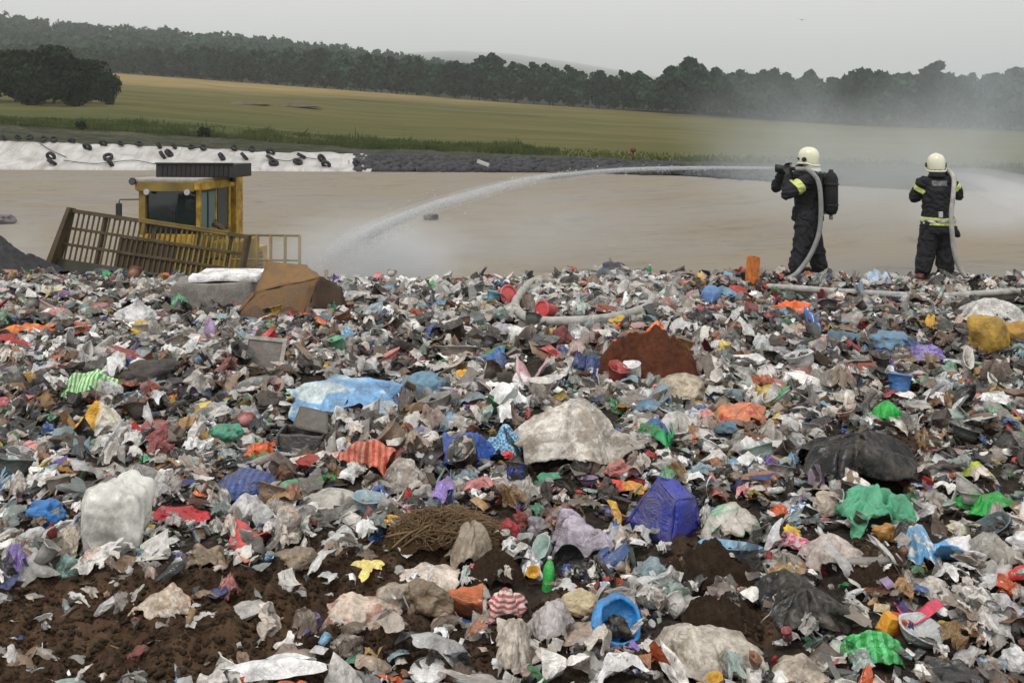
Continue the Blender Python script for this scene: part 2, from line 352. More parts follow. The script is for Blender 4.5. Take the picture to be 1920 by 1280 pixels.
# white liner laid over the bank left of the stones
def liner():
    xs = np.concatenate([np.linspace(-1500, -60, 40), np.linspace(-50, 690, 190)]); n = 14; V = []
    for k in range(n):
        s = k/(n-1); Y = yL1(xs)-.25+(yL2(xs)+.1-yL1(xs)+.25)*s
        zb = np.interp(s, [0, .08, 1], [0, 0, 1]); Z = zL1(xs)*(1-zb)+zz(pL2, yL2)(xs)*zb
        V.append(np.stack([(xs-CX)/F*Y, Y, Z], 1))
    V = np.array(V); m = len(xs); q = V.reshape(-1, 3)
    q[:, 2] += .17+.04*np.abs(fbm(q*[.8, .3, .3], 9, 4))+.03*crumple(q*.6, 4)
    q[:, 0] += np.where(np.repeat(xs[None], n, 0).ravel() > 655, .5*vnoise(q*[0, 1.3, 2.2]+4, 8)-.15, 0); V = q.reshape(n, m, 3); V[0, :, 2] -= .40; V[-1, :, 2] += .06*vnoise(P3(xs*.05, xs*0), 3)
    idx = np.arange(n*m).reshape(n, m); Q = np.stack([idx[:-1, :-1], idx[:-1, 1:], idx[1:, 1:], idx[1:, :-1]], -1).reshape(-1, 4)
    o = link('liner_sheet', mesh_np('liner_sheet', V.reshape(-1, 3), [Q], True), liner_mat())
    sm = o.modifiers.new('thick', 'SOLIDIFY'); sm.thickness = .02
    tag(o, 'long white plastic liner sheet covering the bank beyond the sand, held down by tyres', 'liner')
liner()

# ================================================================== tyres on the liner
def tyre_mesh(R, r, wdt):
    bm = bmesh.new(); prof = [(R-r*1.05, -wdt*.38), (R-r*.6, -wdt*.5), (R-.12*r, -wdt*.47), (R, -wdt*.3), (R, wdt*.3), (R-.12*r, wdt*.47), (R-r*.6, wdt*.5), (R-r*1.05, wdt*.38)]
    seg = 28; rings = []
    for k in range(seg):
        q = 2*math.pi*k/seg; tr = 1+.02*(k % 2)
        rings.append([bm.verts.new((a*math.cos(q)*(tr if a > R*.93 else 1), a*math.sin(q)*(tr if a > R*.93 else 1), z)) for a, z in prof])
    for k in range(seg):
        a, b = rings[k], rings[(k+1) % seg]
        for i in range(len(prof)): bm.faces.new((a[i], b[i], b[(i+1) % len(prof)], a[(i+1) % len(prof)]))
    me = bpy.data.meshes.new('tyre'); bm.normal_update(); bm.to_mesh(me); bm.free(); return me
M_rub = plain('tyre_rubber', (.018, .018, .02, 1), .8, spot=.3, scale=4)
TY = tyre_mesh(.30, .13, .2); TY.materials.append(M_rub)
ORD = 'first second third fourth fifth sixth seventh eighth ninth tenth eleventh twelfth thirteenth fourteenth fifteenth sixteenth'.split()
def tyre(px, py, k, label, s=1.0, tilt=None):
    # find the liner / bank depth for this pixel
    x = np.array([float(px)]); y1 = yL1(x)[0]; y2 = yL2(x)[0]; z1 = zL1(x)[0]; z2 = zz(pL2, yL2)(x)[0]
    ts = np.linspace(-.2, 1.15, 200); Ys = y1+(y2-y1)*ts; Zs = z1+(z2-z1)*ts; pp = HZ+(H-Zs)*F/Ys; i = int(np.argmin(np.abs(pp-py)))
    o = link('tyre', TY); Y = Ys[i]; o.location = ((px-CX)/F*Y, Y-.12, Zs[i]+.30); o.scale = (s, s, s)
    sl = math.atan2(z2-z1, y2-y1)
    o.rotation_euler = tilt or (sl+random.uniform(.1, .7), random.uniform(-.25, .25), random.uniform(0, 3))
    tag(o, label, 'tyre', 'used tyres holding down the white liner'); return o
for k, (px, py) in enumerate([(8, 266), (35, 266), (57, 266), (83, 269), (102, 270), (136, 272), (195, 277), (227, 277), (262, 278), (299, 281), (327, 282), (360, 284), (382, 285), (440, 286), (473, 288)]):
    tyre(px, py, k, 'black tyre along the top edge of the white liner, %s from the left' % ORD[k], .8 if px not in (195, 299) else .9)
for px, py, lb in [(165, 284, 'lone black tyre a little below the top row on the white liner, left part'), (97, 302, 'upright black tyre at the bottom of the liner, upper one of the leftmost pair'), (99, 313, 'black tyre lying under the upright one at the bottom left of the liner'),
                   (204, 303, 'black tyre leaning midway on the liner between the left pair and the machine'), (208, 314, 'half buried black tyre at the foot of the liner left of the machine'),
                   (306, 300, 'big black tyre on the liner just above the left end of the machine roof'), (318, 296, 'black tyre behind the big one above the machine roof'), (417, 303, 'small round black tyre on the liner above the middle of the machine roof'),
                   (459, 302, 'round black tyre on the liner above the right corner of the machine roof'), (508, 293, 'black tyre near the liner top, topmost of the column of three right of the machine'), (508, 305, 'middle black tyre of the column of three right of the machine'),
                   (514, 314, 'lowest black tyre of the column of three right of the machine'), (566, 301, 'upper black tyre of the pair halfway between column of three and stones'), (559, 312, 'lower black tyre of the pair halfway between column of three and stones'),
                   (604, 306, 'upper black tyre of the pair close to the dark stone bank'), (612, 317, 'lower black tyre of the pair close to the dark stone bank'), (670, 316, 'black tyre at the corner where the white liner meets the dark stones')]:
    tyre(px, py, 0, lb, 1.05)
def liner_pt(px, py, up=.25):
    x = np.array([float(px)]); y1 = yL1(x)[0]; y2 = yL2(x)[0]; z1 = zL1(x)[0]; z2 = zz(pL2, yL2)(x)[0]
    ts = np.linspace(-.1, 1.1, 200); Ys = y1+(y2-y1)*ts; Zs = z1+(z2-z1)*ts; pp = HZ+(H-Zs)*F/Ys; i = int(np.argmin(np.abs(pp-py)))
    return Vector(((px-CX)/F*Ys[i], Ys[i]-.05, Zs[i]+up))
M_rope = plain('rope', (.09, .085, .08, 1), .9, spot=.2)
for pts, lb in [([(75, 276), (98, 290), (125, 302)], 'dark rope slanting down the liner above the left pair of tyres'), ([(120, 308), (170, 314), (205, 312), (250, 308), (292, 315)], 'dark rope sagging along the foot of the liner left of the machine'),
                ([(510, 305), (540, 309), (566, 303), (604, 307)], 'dark rope tying the tyres right of the machine together')]:
    bm = bmesh.new(); add_tube(bm, spline([liner_pt(*p) for p in pts], 8), .028, 6); tag(bmesh_obj('rope', bm, M_rope), lb, 'rope', 'ropes on the liner')

# ================================================================== dark stone bank (uncountable) right of the liner
def rocks(name, n, place, smin, smax, mat, seed, kind='stuff'):
    r_ = np.random.default_rng(seed); bm = bmesh.new(); bmesh.ops.create_icosphere(bm, subdivisions=1, radius=1); base = np.array([v.co for v in bm.verts]); Fc = np.array([[v.index for v in f.verts] for f in bm.faces]); bm.free()
    Vs, Fs, k = [], [], 0
    for i in range(n):
        c = place(r_)
        if c is None: continue
        s = smin+(smax-smin)*r_.random()**2; q = base*(1+.35*(r_.random((len(base), 1))-.5))*(s*np.array([1, .8+.4*r_.random(), .55+.4*r_.random()]))
        a = r_.random()*6.28; R = np.array([[math.cos(a), -math.sin(a), 0], [math.sin(a), math.cos(a), 0], [0, 0, 1]])
        Vs.append(q@R.T+np.array(c)); Fs.append(Fc+k); k += len(base)
    o = link(name, mesh_np(name, np.concatenate(Vs), [np.concatenate(Fs)]), mat); tag(o, kind=kind); return o
M_stone = plain('dark_stone', (.045, .046, .052, 1), .85, spot=.5, scale=1.5, dark=.3)
def place_stone(r_):
    px = 668+r_.random()**1.7*900; x = np.array([px]); s = r_.random(); Y = yL1(x)[0]+.1+s*3.2; Z = zL1(x)[0]+(zz(pL2, yL2)(x)[0]-zL1(x)[0])*s
    return ((px-CX)/F*Y, Y, Z+.05)
rocks('rubble', 2600, place_stone, .12, .38, M_stone, 3)
# white board scrap on the stones, red marker post, tyre and dark bag lying on the sand
bm = bmesh.new(); add_box(bm, (0, 0, 0), (.75, .05, .22), bev=.01); o = bmesh_obj('board_scrap', bm, plain('white_board', (.6, .6, .6, 1), .5)); o.location = P(906, 306, 57.6); o.rotation_euler = (.3, .35, .1); tag(o, 'white board scrap lying on the dark stone bank', 'board')
bm = bmesh.new(); add_tube(bm, [(0, 0, 0), (0, 0, .55)], .06, 8); lathe(bm, [(.0, .5), (.18, .53), (.2, .72), (.12, .84), (0.01, .86)], 10); o = bmesh_obj('marker_post', bm, plain('rust_red', (.12, .045, .03, 1), .7)); o.location = P(1187, 300, 63); tag(o, 'short reddish marker post standing on the grass beyond the sand', 'post')
def sand_pt(px, py):
    Ys = np.linspace(18, 60, 900); Zs = np.array([ground_z(px, y) for y in Ys]); pp = HZ+(H-Zs)*F/Ys; i = int(np.argmin(np.abs(pp-py))); return Vector(((px-CX)/F*Ys[i], Ys[i], Zs[i]))
o = link('tyre', TY); o.location = sand_pt(808, 411)+Vector((0, 0, .1)); o.scale = (1.0, 1.0, 1.0); o.rotation_euler = (.02, .0, .4); tag(o, 'single black tyre lying flat on the open sand behind the jet', 'tyre')

# ================================================================== leaf masses, trees
def leaf_mat(name, a, b_, sc=.35):
    m, t, b, o = nt(name); n1 = noise(t, coords(t), sc, 5, .7); g = t.nodes.new('ShaderNodeNewGeometry'); oi = t.nodes.new('ShaderNodeObjectInfo')
    ad = N(t, 'ShaderNodeMath', _operation='MULTIPLY_ADD'); t.links.new(g.outputs['Random Per Island'], ad.inputs[0]); ad.inputs[1].default_value = .35; t.links.new(n1, ad.inputs[2])
    c = ramp(t, ad.outputs[0], [(.4, a), (.85, b_)]).outputs[0]
    h = t.nodes.new('ShaderNodeHueSaturation'); t.links.new(c, h.inputs['Color']); r = N(t, 'ShaderNodeMapRange'); t.links.new(oi.outputs['Random'], r.inputs[0]); r.inputs[3].default_value = .6; r.inputs[4].default_value = 1.5; t.links.new(r.outputs[0], h.inputs['Value'])
    t.links.new(h.outputs[0], b.inputs['Base Color']); b.inputs['Roughness'].default_value = .9; b.inputs['Specular IOR Level'].default_value = .05; return m
def leaf_quads(C, s, r_, nrm):
    n = len(C); nn = nrm+r_.normal(size=(n, 3))*.7; nn /= np.linalg.norm(nn, axis=1)[:, None]
    a = np.cross(nn, r_.normal(size=(n, 3))); a /= np.linalg.norm(a, axis=1)[:, None]; b = np.cross(nn, a); s = s[:, None]
    V = np.stack([C+a*s*(.6+.6*r_.random((n, 1))), C+b*s*(.5+.6*r_.random((n, 1)))+nn*s*.3, C-a*s*(.6+.6*r_.random((n, 1))), C-b*s*(.5+.6*r_.random((n, 1)))-nn*s*.2], 1).reshape(-1, 3)
    return V, np.arange(4*n).reshape(-1, 4)
def crown_mesh(seed, w, h, z0, n, ls, lobes=12, pointy=.0):
    r_ = np.random.default_rng(seed); Cs, Ns = [], []
    per = n//lobes
    for k in range(lobes):
        u = (k+.5)/lobes; zc = z0+(h-z0)*(.15+.72*u); rad = w*.5*math.sqrt(max(.08, 1-abs(2*u-.85)**2*(.75+pointy)))
        a = r_.random()*6.28; d = rad*(.25+.5*r_.random()); c = np.array([math.cos(a)*d, math.sin(a)*d, zc]); lr = rad*(.42+.3*r_.random())
        p = r_.normal(size=(per, 3)); p /= np.linalg.norm(p, axis=1)[:, None]; rr = lr*(.55+.5*r_.random((per, 1))**.6)
        q = c+p*rr*np.array([1, 1, .75]); Cs.append(q); Ns.append(p)
    C = np.concatenate(Cs); Nn = np.concatenate(Ns); keep = C[:, 2] > z0*.6; C, Nn = C[keep], Nn[keep]
    V, Q = leaf_quads(C, ls*(.6+.8*r_.random(len(C))), r_, Nn)
    return mesh_np('crown', V, [Q])
def trunk_mesh(seed, h, r0, limbs=5):
    r_ = random.Random(seed); bm = bmesh.new()
    pts = spline([(0, 0, -.3), (.1*r_.uniform(-1, 1), .1, h*.3), (.3*r_.uniform(-1, 1), .2*r_.uniform(-1, 1), h*.75)], 4); add_tube(bm, pts, list(np.linspace(r0, r0*.35, len(pts))), 7)
    for k in range(limbs):
        p = pts[int(len(pts)*(.4+.1*k)) % len(pts)]; a = r_.uniform(0, 6.28); l = h*.28
        add_tube(bm, [p, p+Vector((math.cos(a)*l*.5, math.sin(a)*l*.5, l*.5)), p+Vector((math.cos(a)*l, math.sin(a)*l, l*.9))], [r0*.4, r0*.25, r0*.1], 5)
    me = bpy.data.meshes.new('trunk'); bm.normal_update(); bm.to_mesh(me); bm.free(); return me
M_leaf = leaf_mat('wood_leaves', (.005, .016, .009, 1), (.022, .054, .030, 1)); M_leaf2 = leaf_mat('grove_leaves', (.003, .009, .003, 1), (.016, .034, .011, 1), .9)
M_bark = plain('bark', (.05, .04, .032, 1), .95, spot=.3)
protos = []
for k in range(7):
    c = crown_mesh(100+k, 7.5+.5*k, 13, .2, 820, .62, 15, .2*(k % 3)); c.materials.append(M_leaf); tr = trunk_mesh(k, 11, .25); tr.materials.append(M_bark); protos.append((c, tr))
TOPS = {}
def tree(px, Y, h, label, group, k, wid=1.0, pr=None):
    c, tr = (pr or protos)[k % len(pr or protos)]; top_ = max(v.co.z for v in c.vertices) if c.name not in TOPS else TOPS[c.name]; TOPS[c.name] = top_
    r = empty('broadleaf_tree', ((px-CX)/F*Y, Y, ground_z(px, Y)-.3), random.uniform(0, 6.28)); s = h/top_; r.scale = (s*wid, s*wid, s)
    link('crown', c, None, r); link('trunk', tr, None, r); tag(r, label, 'tree', group); return r
topl = itp([-900, 230, 420, 640, 700, 850, 920, 1000, 1100, 1200, 1235, 1260, 1320, 1350, 1500, 1640, 1700, 1750, 1800, 1860, 1890, 1920, 2600], [60, 84, 84, 88, 96, 110, 100, 114, 122, 130, 128, 108, 106, 124, 126, 122, 126, 116, 128, 134, 126, 136, 150])
GT = 'trees of the long dark wood beyond the field'
rt = random.Random(5)
for row in range(3):
    px = -180.0
    while px < 2100:
        Y = float(yL5(np.array([px]))[0])+row*9+rt.uniform(0, 4); base = HZ+(H-ground_z(px, Y))*F/Y; h = (base-float(topl(px)))/F*Y*rt.uniform(.80, 1.02)
        tree(px, Y, h, 'dark broadleaf tree in the long wood along the far edge of the field', GT, rt.randrange(7), rt.uniform(.8, 1.15)*min(1.0, 13/h)**.3)
        px += rt.uniform(3.6, 6.0)/Y*F*(1.0 if row == 0 else 1.25)
for px, hh, lb in [(1295, 150, 'tallest dark tree rising above the wood line left of the firefighters'), (925, 138, 'tall rounded dark tree standing above the wood line near the middle'), (1752, 140, 'tall dark tree above the wood line behind the second firefighter'), (1895, 122, 'thin crowned greyish tree at the right end of the wood')]:
    Y = float(yL5(np.array([px]))[0])+4; base = HZ+(H-ground_z(px, Y))*F/Y; tree(px, Y, {1295: base-102, 925: base-95, 1752: base-110, 1895: base-122}[px]/F*Y, lb, None, px, 1.0)
# hillside wood far left, one mass
def hill_wood():
    r_ = np.random.default_rng(8); Cs, Ns = [], []
    for i in range(1500):
        px = -500+r_.random()*1500; Y = 400+r_.random()*330; z = ground_z(px, Y); h = 9+5*r_.random()
        if px > 700 and r_.random() < (px-700)/300: continue
        p = r_.normal(size=(46, 3)); p /= np.linalg.norm(p, axis=1)[:, None]; p[:, 2] = np.abs(p[:, 2])*1.2-.3
        Cs.append(np.array([(px-CX)/F*Y, Y, z+h*.45])+p*np.array([4, 4, h*.45])*(.7+.4*r_.random((46, 1)))); Ns.append(p)
    C = np.concatenate(Cs); V, Q = leaf_quads(C, 1.0+.9*r_.random(len(C)), r_, np.concatenate(Ns)); o = link('woods', mesh_np('woods', V, [Q]), M_leaf); tag(o, kind='stuff')
hill_wood()
# dark grove on the left
gp = []
for k in range(5):
    c = crown_mesh(300+k, 8.6, 9, .5, 3600, .34, 22, .0); c.materials.append(M_leaf2); tr = trunk_mesh(50+k, 7, .2, 7); tr.materials.append(M_bark); gp.append((c, tr))
for px, Y, top, lb, wd in [(-60, 128, 80, 'big dark tree cut by the left edge of the picture', 1.2), (28, 124, 86, 'rounded dark green tree, left one in the grove at the left', 1.0), (100, 120, 78, 'highest bushy tree in the middle of the dark grove', 1.05), (160, 122, 104, 'dark green tree right of the highest one in the grove', .95), (198, 117, 128, 'low bushy tree at the right end of the dark grove', .72), (60, 112, 118, 'lower bushy tree in front of the dark grove', 1.0), (140, 111, 130, 'lower spreading tree in front right of the dark grove', 1.0)]:
    base = HZ+(H-ground_z(px, Y))*F/Y; tree(px, Y, (base-top)/F*Y, lb, 'trees of the dark grove', int(abs(px)), wd, gp)
# bushes on the bank
def shrub(px, py, wpx, label, seed, back=0.0):
    Y = float(yL3(np.array([float(px)]))[0])+back; wd = wpx*.7/F*Y; c = crown_mesh(seed, wd, wd*.85, 0, 420, wd*.09, 8); o = link('shrub', c, M_leaf2); o.location = ((px-CX)/F*Y, Y, ground_z(px, Y)-.05); tag(o, label, 'shrub', 'shrubs along the bank')
for i, (px, wpx, lb) in enumerate([(382, 34, 'dark rounded shrub on the grassy bank above the machine roof'), (150, 30, 'low shrub on the grass edge below the grove')]):
    shrub(px, 0, wpx, lb, 500+i)
def weeds():
    r_ = np.random.default_rng(4); n = 26000; px = np.where(r_.random(n) < .75, -100+r_.random(n)*1150, r_.random(n)*2000-50); dy = np.abs(r_.normal(size=n))*1.6+r_.random(n)**2*12; Y = yL3(px)+dy-.3
    z = np.array([ground_z(a, b) for a, b in zip(px, Y)]); clump = vnoise(P3(px*.03, Y*.2), 3)
    h = (.10+.22*r_.random(n)**2+.55*np.clip(clump, 0, 1)*r_.random(n))*np.where((px > 150) & (px < 1000), 1.1, .6); h = np.where(r_.random(n) < .012, h*2.2, h); wd = .05+.06*r_.random(n)
    x = (px-CX)/F*Y; a = r_.random(n)*3.14; lx = r_.normal(size=n)*.25*h
    V = np.stack([np.stack([x-np.cos(a)*wd, Y-np.sin(a)*wd, z-.05], 1), np.stack([x+np.cos(a)*wd, Y+np.sin(a)*wd, z-.05], 1), np.stack([x+lx, Y, z+h], 1)], 1).reshape(-1, 3)
    o = link('weeds', mesh_np('weeds', V, [np.arange(3*n).reshape(-1, 3)]), grass_mat('weed_green', [(.3, alb('#1f2b14', .8)), (.7, alb('#45522a', .8)), (1.0, alb('#6a6a3c', .8))], .4)); tag(o, kind='stuff')
weeds()
# low heap of dug earth in the field
def lowheap(px, Y, wpx, h, name, label, cat, mat):
    n = 24; g = np.linspace(-1, 1, n); U, W = np.meshgrid(g, g); wd = wpx/F*Y/2; V = np.stack([U.ravel()*wd, W.ravel()*wd*.5, 0*U.ravel()], 1); r = np.sqrt(U.ravel()**2+W.ravel()**2)
    V[:, 2] = h*np.clip(1-r**2, -.1, 1)*(.7+.6*fbm(V*[.25, .5, 0]+px, 2, 3)); idx = np.arange(n*n).reshape(n, n); Q = np.stack([idx[:-1, :-1], idx[:-1, 1:], idx[1:, 1:], idx[1:, :-1]], -1).reshape(-1, 4)
    o = link(name, mesh_np(name, V, [Q], True), mat); o.location = ((px-CX)/F*Y, Y, ground_z(px, Y)); tag(o, label, cat)
M_earth = plain('dug_earth', (.10, .085, .05, 1), 1, spot=.4, scale=.8)
lowheap(545, 155, 110, .9, 'earth_heap', 'low brownish earth heap lying in the field above the machine', 'heap', M_earth); lowheap(460, 150, 90, .45, 'earth_heap', 'flat strip of dug earth in the field left of the brownish heap', 'heap', M_earth)
# bird
bm = bmesh.new()
body = [(-.22, .0, .0), (-.1, 0, .03), (.08, 0, .03), (.2, 0, .0)]; add_tube(bm, body, [.02, .06, .06, .015], 8)
for s in (-1, 1):
    v = [bm.verts.new(p) for p in [(.08, s*.05, .04), (-.08, s*.05, .035), (-.06, s*.3, .12), (.05, s*.3, .13), (-.08, s*.62, .06), (-.03, s*.62, .065)]]
    bm.faces.new((v[0], v[1], v[2], v[3])); bm.faces.new((v[3], v[2], v[4], v[5]))
o = bmesh_obj('bird', bm, plain('bird_grey', (.25, .25, .26, 1), .8)); o.location = P(1503, 38, 110); o.rotation_euler = (.25, .1, 1.2); tag(o, 'tiny grey bird gliding in the sky above the wood', 'bird')
# haze: one closed box round camera and scene
m, t, b, o = nt('haze'); t.nodes.remove(b); pv = t.nodes.new('ShaderNodeVolumePrincipled'); pv.inputs['Color'].default_value = (.88, .9, .905, 1); pv.inputs['Density'].default_value = .00034; t.links.new(pv.outputs[0], o.inputs['Volume'])
bm = bmesh.new(); add_box(bm, (0, 3850, 310), (32000, 7780, 650)); tag(bmesh_obj('haze', bm, m), kind='stuff')
# ================================================================== rubbish mound (soil base)
rim_z = lambda x: H-(itp([-400, 0, 200, 300, 480, 650, 850, 950, 1150, 1300, 1450, 1600, 1900, 2400], [534, 534, 531, 529, 528, 536, 540, 532, 520, 526, 526, 532, 540, 540])(x/14.*F+CX)-HZ)/F*14.
SOIL = [(560, 1240, 150, 85, .85), (930, 1235, 110, 60, .7), (700, 1110, 120, 50, .6), (230, 1180, 300, 118, 1.0), (40, 1250, 220, 130, 1.0), (440, 1150, 190, 95, 1.0), (640, 1075, 150, 70, .9), (420, 1235, 160, 75, .9), (860, 1030, 110, 65, .85), (780, 1210, 110, 70, .6), (1340, 1060, 95, 60, .85), (1640, 1060, 65, 50, .7), (1390, 1180, 90, 50, .7), (1800, 830, 130, 32, .6), (1220, 1230, 60, 40, .7), (1330, 860, 60, 40, .5), (170, 640, 90, 26, .6), (1060, 1190, 80, 90, .6), (250, 870, 60, 40, .4)]
def proj(x, y, z): return CX+x/y*F, HZ+(H-z)/y*F
def soil_amt(px, py):
    r = np.zeros_like(px)
    for cx, cy, a, b, s in SOIL: r = np.maximum(r, s*(1-sstep(.75, 1.12, np.sqrt(((px-cx)/a)**2+((py-cy)/b)**2))))
    return r
def zt_raw(x, y):
    p = P3(x, y)
    z = .09*fbm(p*.62+5, 21, 3)+.035*fbm(p*2.3, 22, 3)
    z = z*(1-.6*sstep(11.5, 13.5, y))+rim_z(x)*sstep(9.5, 13.6, y)
    edge = 14.15+.25*vnoise(P3(x*.5, 0*x), 9); d = np.clip(y-edge, 0, None); z = z-.72*d*d/(d+.4)
    px, py = proj(x, y, z); so_ = soil_amt(px, py)
    z = z+(.018+.04*so_)*fbm(p*5, 31, 4)+(.02+.045*so_)*np.abs(fbm(p*9, 33, 4))
    return np.maximum(z, -3.4)
GX, GY, GS = np.arange(-17, 17.01, .035), np.arange(.6, 21.2, .035), .035
_gx, _gy = np.meshgrid(GX, GY); GZ = zt_raw(_gx.ravel(), _gy.ravel()).reshape(_gx.shape)
def zt(x, y):
    a = np.clip((np.asarray(x, float)-GX[0])/GS, 0, len(GX)-1.001); b = np.clip((np.asarray(y, float)-GY[0])/GS, 0, len(GY)-1.001)
    i, j = a.astype(int), b.astype(int); f, g = a-i, b-j
    return (GZ[j, i]*(1-f)+GZ[j, i+1]*f)*(1-g)+(GZ[j+1, i]*(1-f)+GZ[j+1, i+1]*f)*g
def hit(px, py):
    Ys = np.linspace(1.6, 16, 900); xs = (px-CX)/F*Ys; zl = H-(py-HZ)/F*Ys; g = zt(xs, Ys); k = np.nonzero(g >= zl)[0]
    if len(k) == 0: return None
    i = k[0]; return np.array([xs[i], Ys[i], g[i]])
def mound():
    u = np.linspace(-.95, .95, 520); Y = np.exp(np.linspace(math.log(.9), math.log(20.5), 460)); U, YY = np.meshgrid(u, Y); X = U*(YY+1.2)
    Z = zt(X, YY); p = np.stack([X.ravel(), YY.ravel(), 0*X.ravel()], 1)
    px, py = proj(X.ravel(), YY.ravel(), Z.ravel()); so_ = soil_amt(px, py)
    Z = Z.ravel()+(.005+.012*so_)*fbm(p*26, 35, 4, .6)+.01*so_*np.abs(fbm(p*17, 36, 3))
    n, m = X.shape; idx = np.arange(n*m).reshape(n, m); Q = np.stack([idx[:-1, :-1], idx[:-1, 1:], idx[1:, 1:], idx[1:, :-1]], -1).reshape(-1, 4)
    me = mesh_np('rubbish_ground', np.stack([X.ravel(), YY.ravel(), Z], 1), [Q], True)
    a = me.attributes.new('soil', 'FLOAT', 'POINT'); a.data.foreach_set('value', so_.astype(np.float32))
    m, t, b, o = nt('soil'); v = coords(t); at = t.nodes.new('ShaderNodeAttribute'); at.attribute_name = 'soil'
    n1 = noise(t, v, 3.5, 6, .65); n2 = noise(t, v, 26, 6, .7); n3 = noise(t, v, 75, 3, .7)
    c = ramp(t, n1, [(.3, (.040, .022, .013, 1)), (.5, (.072, .041, .024, 1)), (.7, (.112, .067, .040, 1))]).outputs[0]
    c = mix(t, ramp(t, n2, [(.5, (0, 0, 0)), (.72, (.8, .8, .8))]).outputs[0], c, (.12, .08, .052, 1))
    c = mix(t, ramp(t, n2, [(.28, (.9, .9, .9)), (.45, (0, 0, 0))]).outputs[0], c, (.026, .017, .011, 1))
    c = mix(t, ramp(t, n3, [(.66, (0, 0, 0)), (.72, (.8, .8, .8))]).outputs[0], c, (.24, .2, .16, 1))
    g = ramp(t, n2, [(.35, (.016, .012, .010, 1)), (.6, (.052, .041, .032, 1)), (.78, (.16, .14, .115, 1))]).outputs[0]
    t.links.new(mix(t, at.outputs['Fac'], g, c), b.inputs['Base Color']); b.inputs['Roughness'].default_value = .95; b.inputs['Specular IOR Level'].default_value = .15
    bump(t, b, n2, 1.0, .03)
    tag(link('rubbish_ground', me, m), kind='structure')
mound()

# ================================================================== shape library for rubbish
def grid_faces(n, m):
    idx = np.arange(n*m).reshape(n, m); return np.stack([idx[:-1, :-1], idx[:-1, 1:], idx[1:, 1:], idx[1:, :-1]], -1).reshape(-1, 4)
_ico = {}
def ico(s):
    if s not in _ico:
        bm = bmesh.new(); bmesh.ops.create_icosphere(bm, subdivisions=s, radius=1); bm.verts.index_update(); _ico[s] = (np.array([v.co for v in bm.verts]), np.array([[v.index for v in f.verts] for f in bm.faces])); bm.free()
    return _ico[s]
def g_sheet(seed, n=14, rough=.5, irr=.3, dome=.25, fold=.28, f0=1.1, m=None, terms=6, aniso=1.0, lvl=False):
    """crumpled film, unit footprint, z from 0"""
    m = m or n; terms = min(terms, 5); a = np.linspace(-1, 1, n); c = np.linspace(-1, 1, m); A, C = np.meshgrid(a, c, indexing='ij'); x, y = A.ravel(), C.ravel()
    th = np.arctan2(y, x); rr = 1+irr*vnoise(np.stack([np.cos(th)*1.7, np.sin(th)*1.7, 0*th+seed*.37], 1), seed)+.6*irr*vnoise(np.stack([np.cos(th)*4, np.sin(th)*4, 0*th+seed], 1), seed+3)
    sq = .75+.25*np.maximum(np.abs(x), np.abs(y))/np.maximum(np.hypot(x, y), 1e-3); x2, y2 = x*rr*sq*.5, y*rr*sq*.5
    p = np.stack([x, y, 0*x], 1)+seed*3.1
    ps = p*np.array([aniso, 1, 1]); z = rough*(.40*crumple(ps, seed, terms, f0, .55)+.16*ridged(ps*.9*f0, seed+5, 3))+dome*(1-np.clip((np.abs(x)**5+np.abs(y)**5)**.4*(1+.5*vnoise(ps*1.3, seed+9)), 0, 1.25) if lvl else 1-np.clip(x*x+y*y, 0, 1.6))+(.35*dome*vnoise(ps*1.1+7, seed+11)+.30*rough*ridged(ps*1.5, seed+12, 4) if lvl else 0)
    x2 = x2+fold*(crumple(p+5, seed+1, terms, f0, .5)*.4+.25*vnoise(p*1.2, seed+6)); y2 = y2+fold*(crumple(p+9, seed+2, terms, f0, .5)*.4+.25*vnoise(p*1.2, seed+7))
    V = np.stack([x2, y2, z-np.percentile(z, 12)], 1); return V, [grid_faces(n, m)]
def g_bag(seed, s=3, rough=.34, lump=.35, knot=False, f0=1.0, flat=.5, box=False, an=(1, 1, 1)):
    V, Fc = ico(s)
    if box: V = V/((np.abs(V)**4).sum(1)**.25)[:, None]*.85
    p = V*np.array(an)+seed*2.3
    r = 1+lump*vnoise(p*1.4, seed)+.45*lump*vnoise(p*2.7, seed+2)+rough*(.55*ridged(p*1.7*f0, seed+4, 4)+.35*crumple(V*1.15, seed, 4, f0, .5))
    ph = np.arctan2(V[:, 1], V[:, 0])
    if knot:
        k = np.clip((V[:, 2]-.1)/.9, 0, 1); r = r*(1+.10*k*np.abs(np.sin(ph*5+2*vnoise(p, 3))))
    q = V*r[:, None]
    if knot:
        k = sstep(.45, .98, V[:, 2]); q[:, :2] *= (1-.86*k)[:, None]; q[:, 2] += .35*k
    q[:, 2] = np.where(q[:, 2] < -flat, -flat+(q[:, 2]+flat)*.25, q[:, 2])
    q += .035*np.stack([crumple(V*2.5, seed+k, 4, 1.3) for k in range(3)], 1)+.06*np.stack([vnoise(p*2.2, seed+k+30) for k in range(3)], 1)
    mn, mx = q.min(0), q.max(0); q = (q-(mn+mx)/2)/(mx-mn); q[:, 2] += .5
    return q, [Fc]
def g_strip(seed, n=18, wd=.16):
    r_ = np.random.default_rng(seed); t_ = np.linspace(-.5, .5, n); cx = t_+.1*np.sin(t_*7+seed); cy = .22*np.sin(t_*5+r_.random()*6)+.1*np.sin(t_*13+seed); cz = .12+.12*np.sin(t_*9+r_.random()*6)+.05*np.sin(t_*21)
    a = r_.random()*6+t_*(4+4*r_.random()); V = []
    for s in (-1, 0, 1): V.append(np.stack([cx+.02*s, cy+s*wd*np.cos(a)*.5, cz+s*wd*np.sin(a)*.5+.03*abs(s)*np.sin(t_*30)], 1))
    V = np.array(V).reshape(-1, 3); return V, [grid_faces(3, n)]
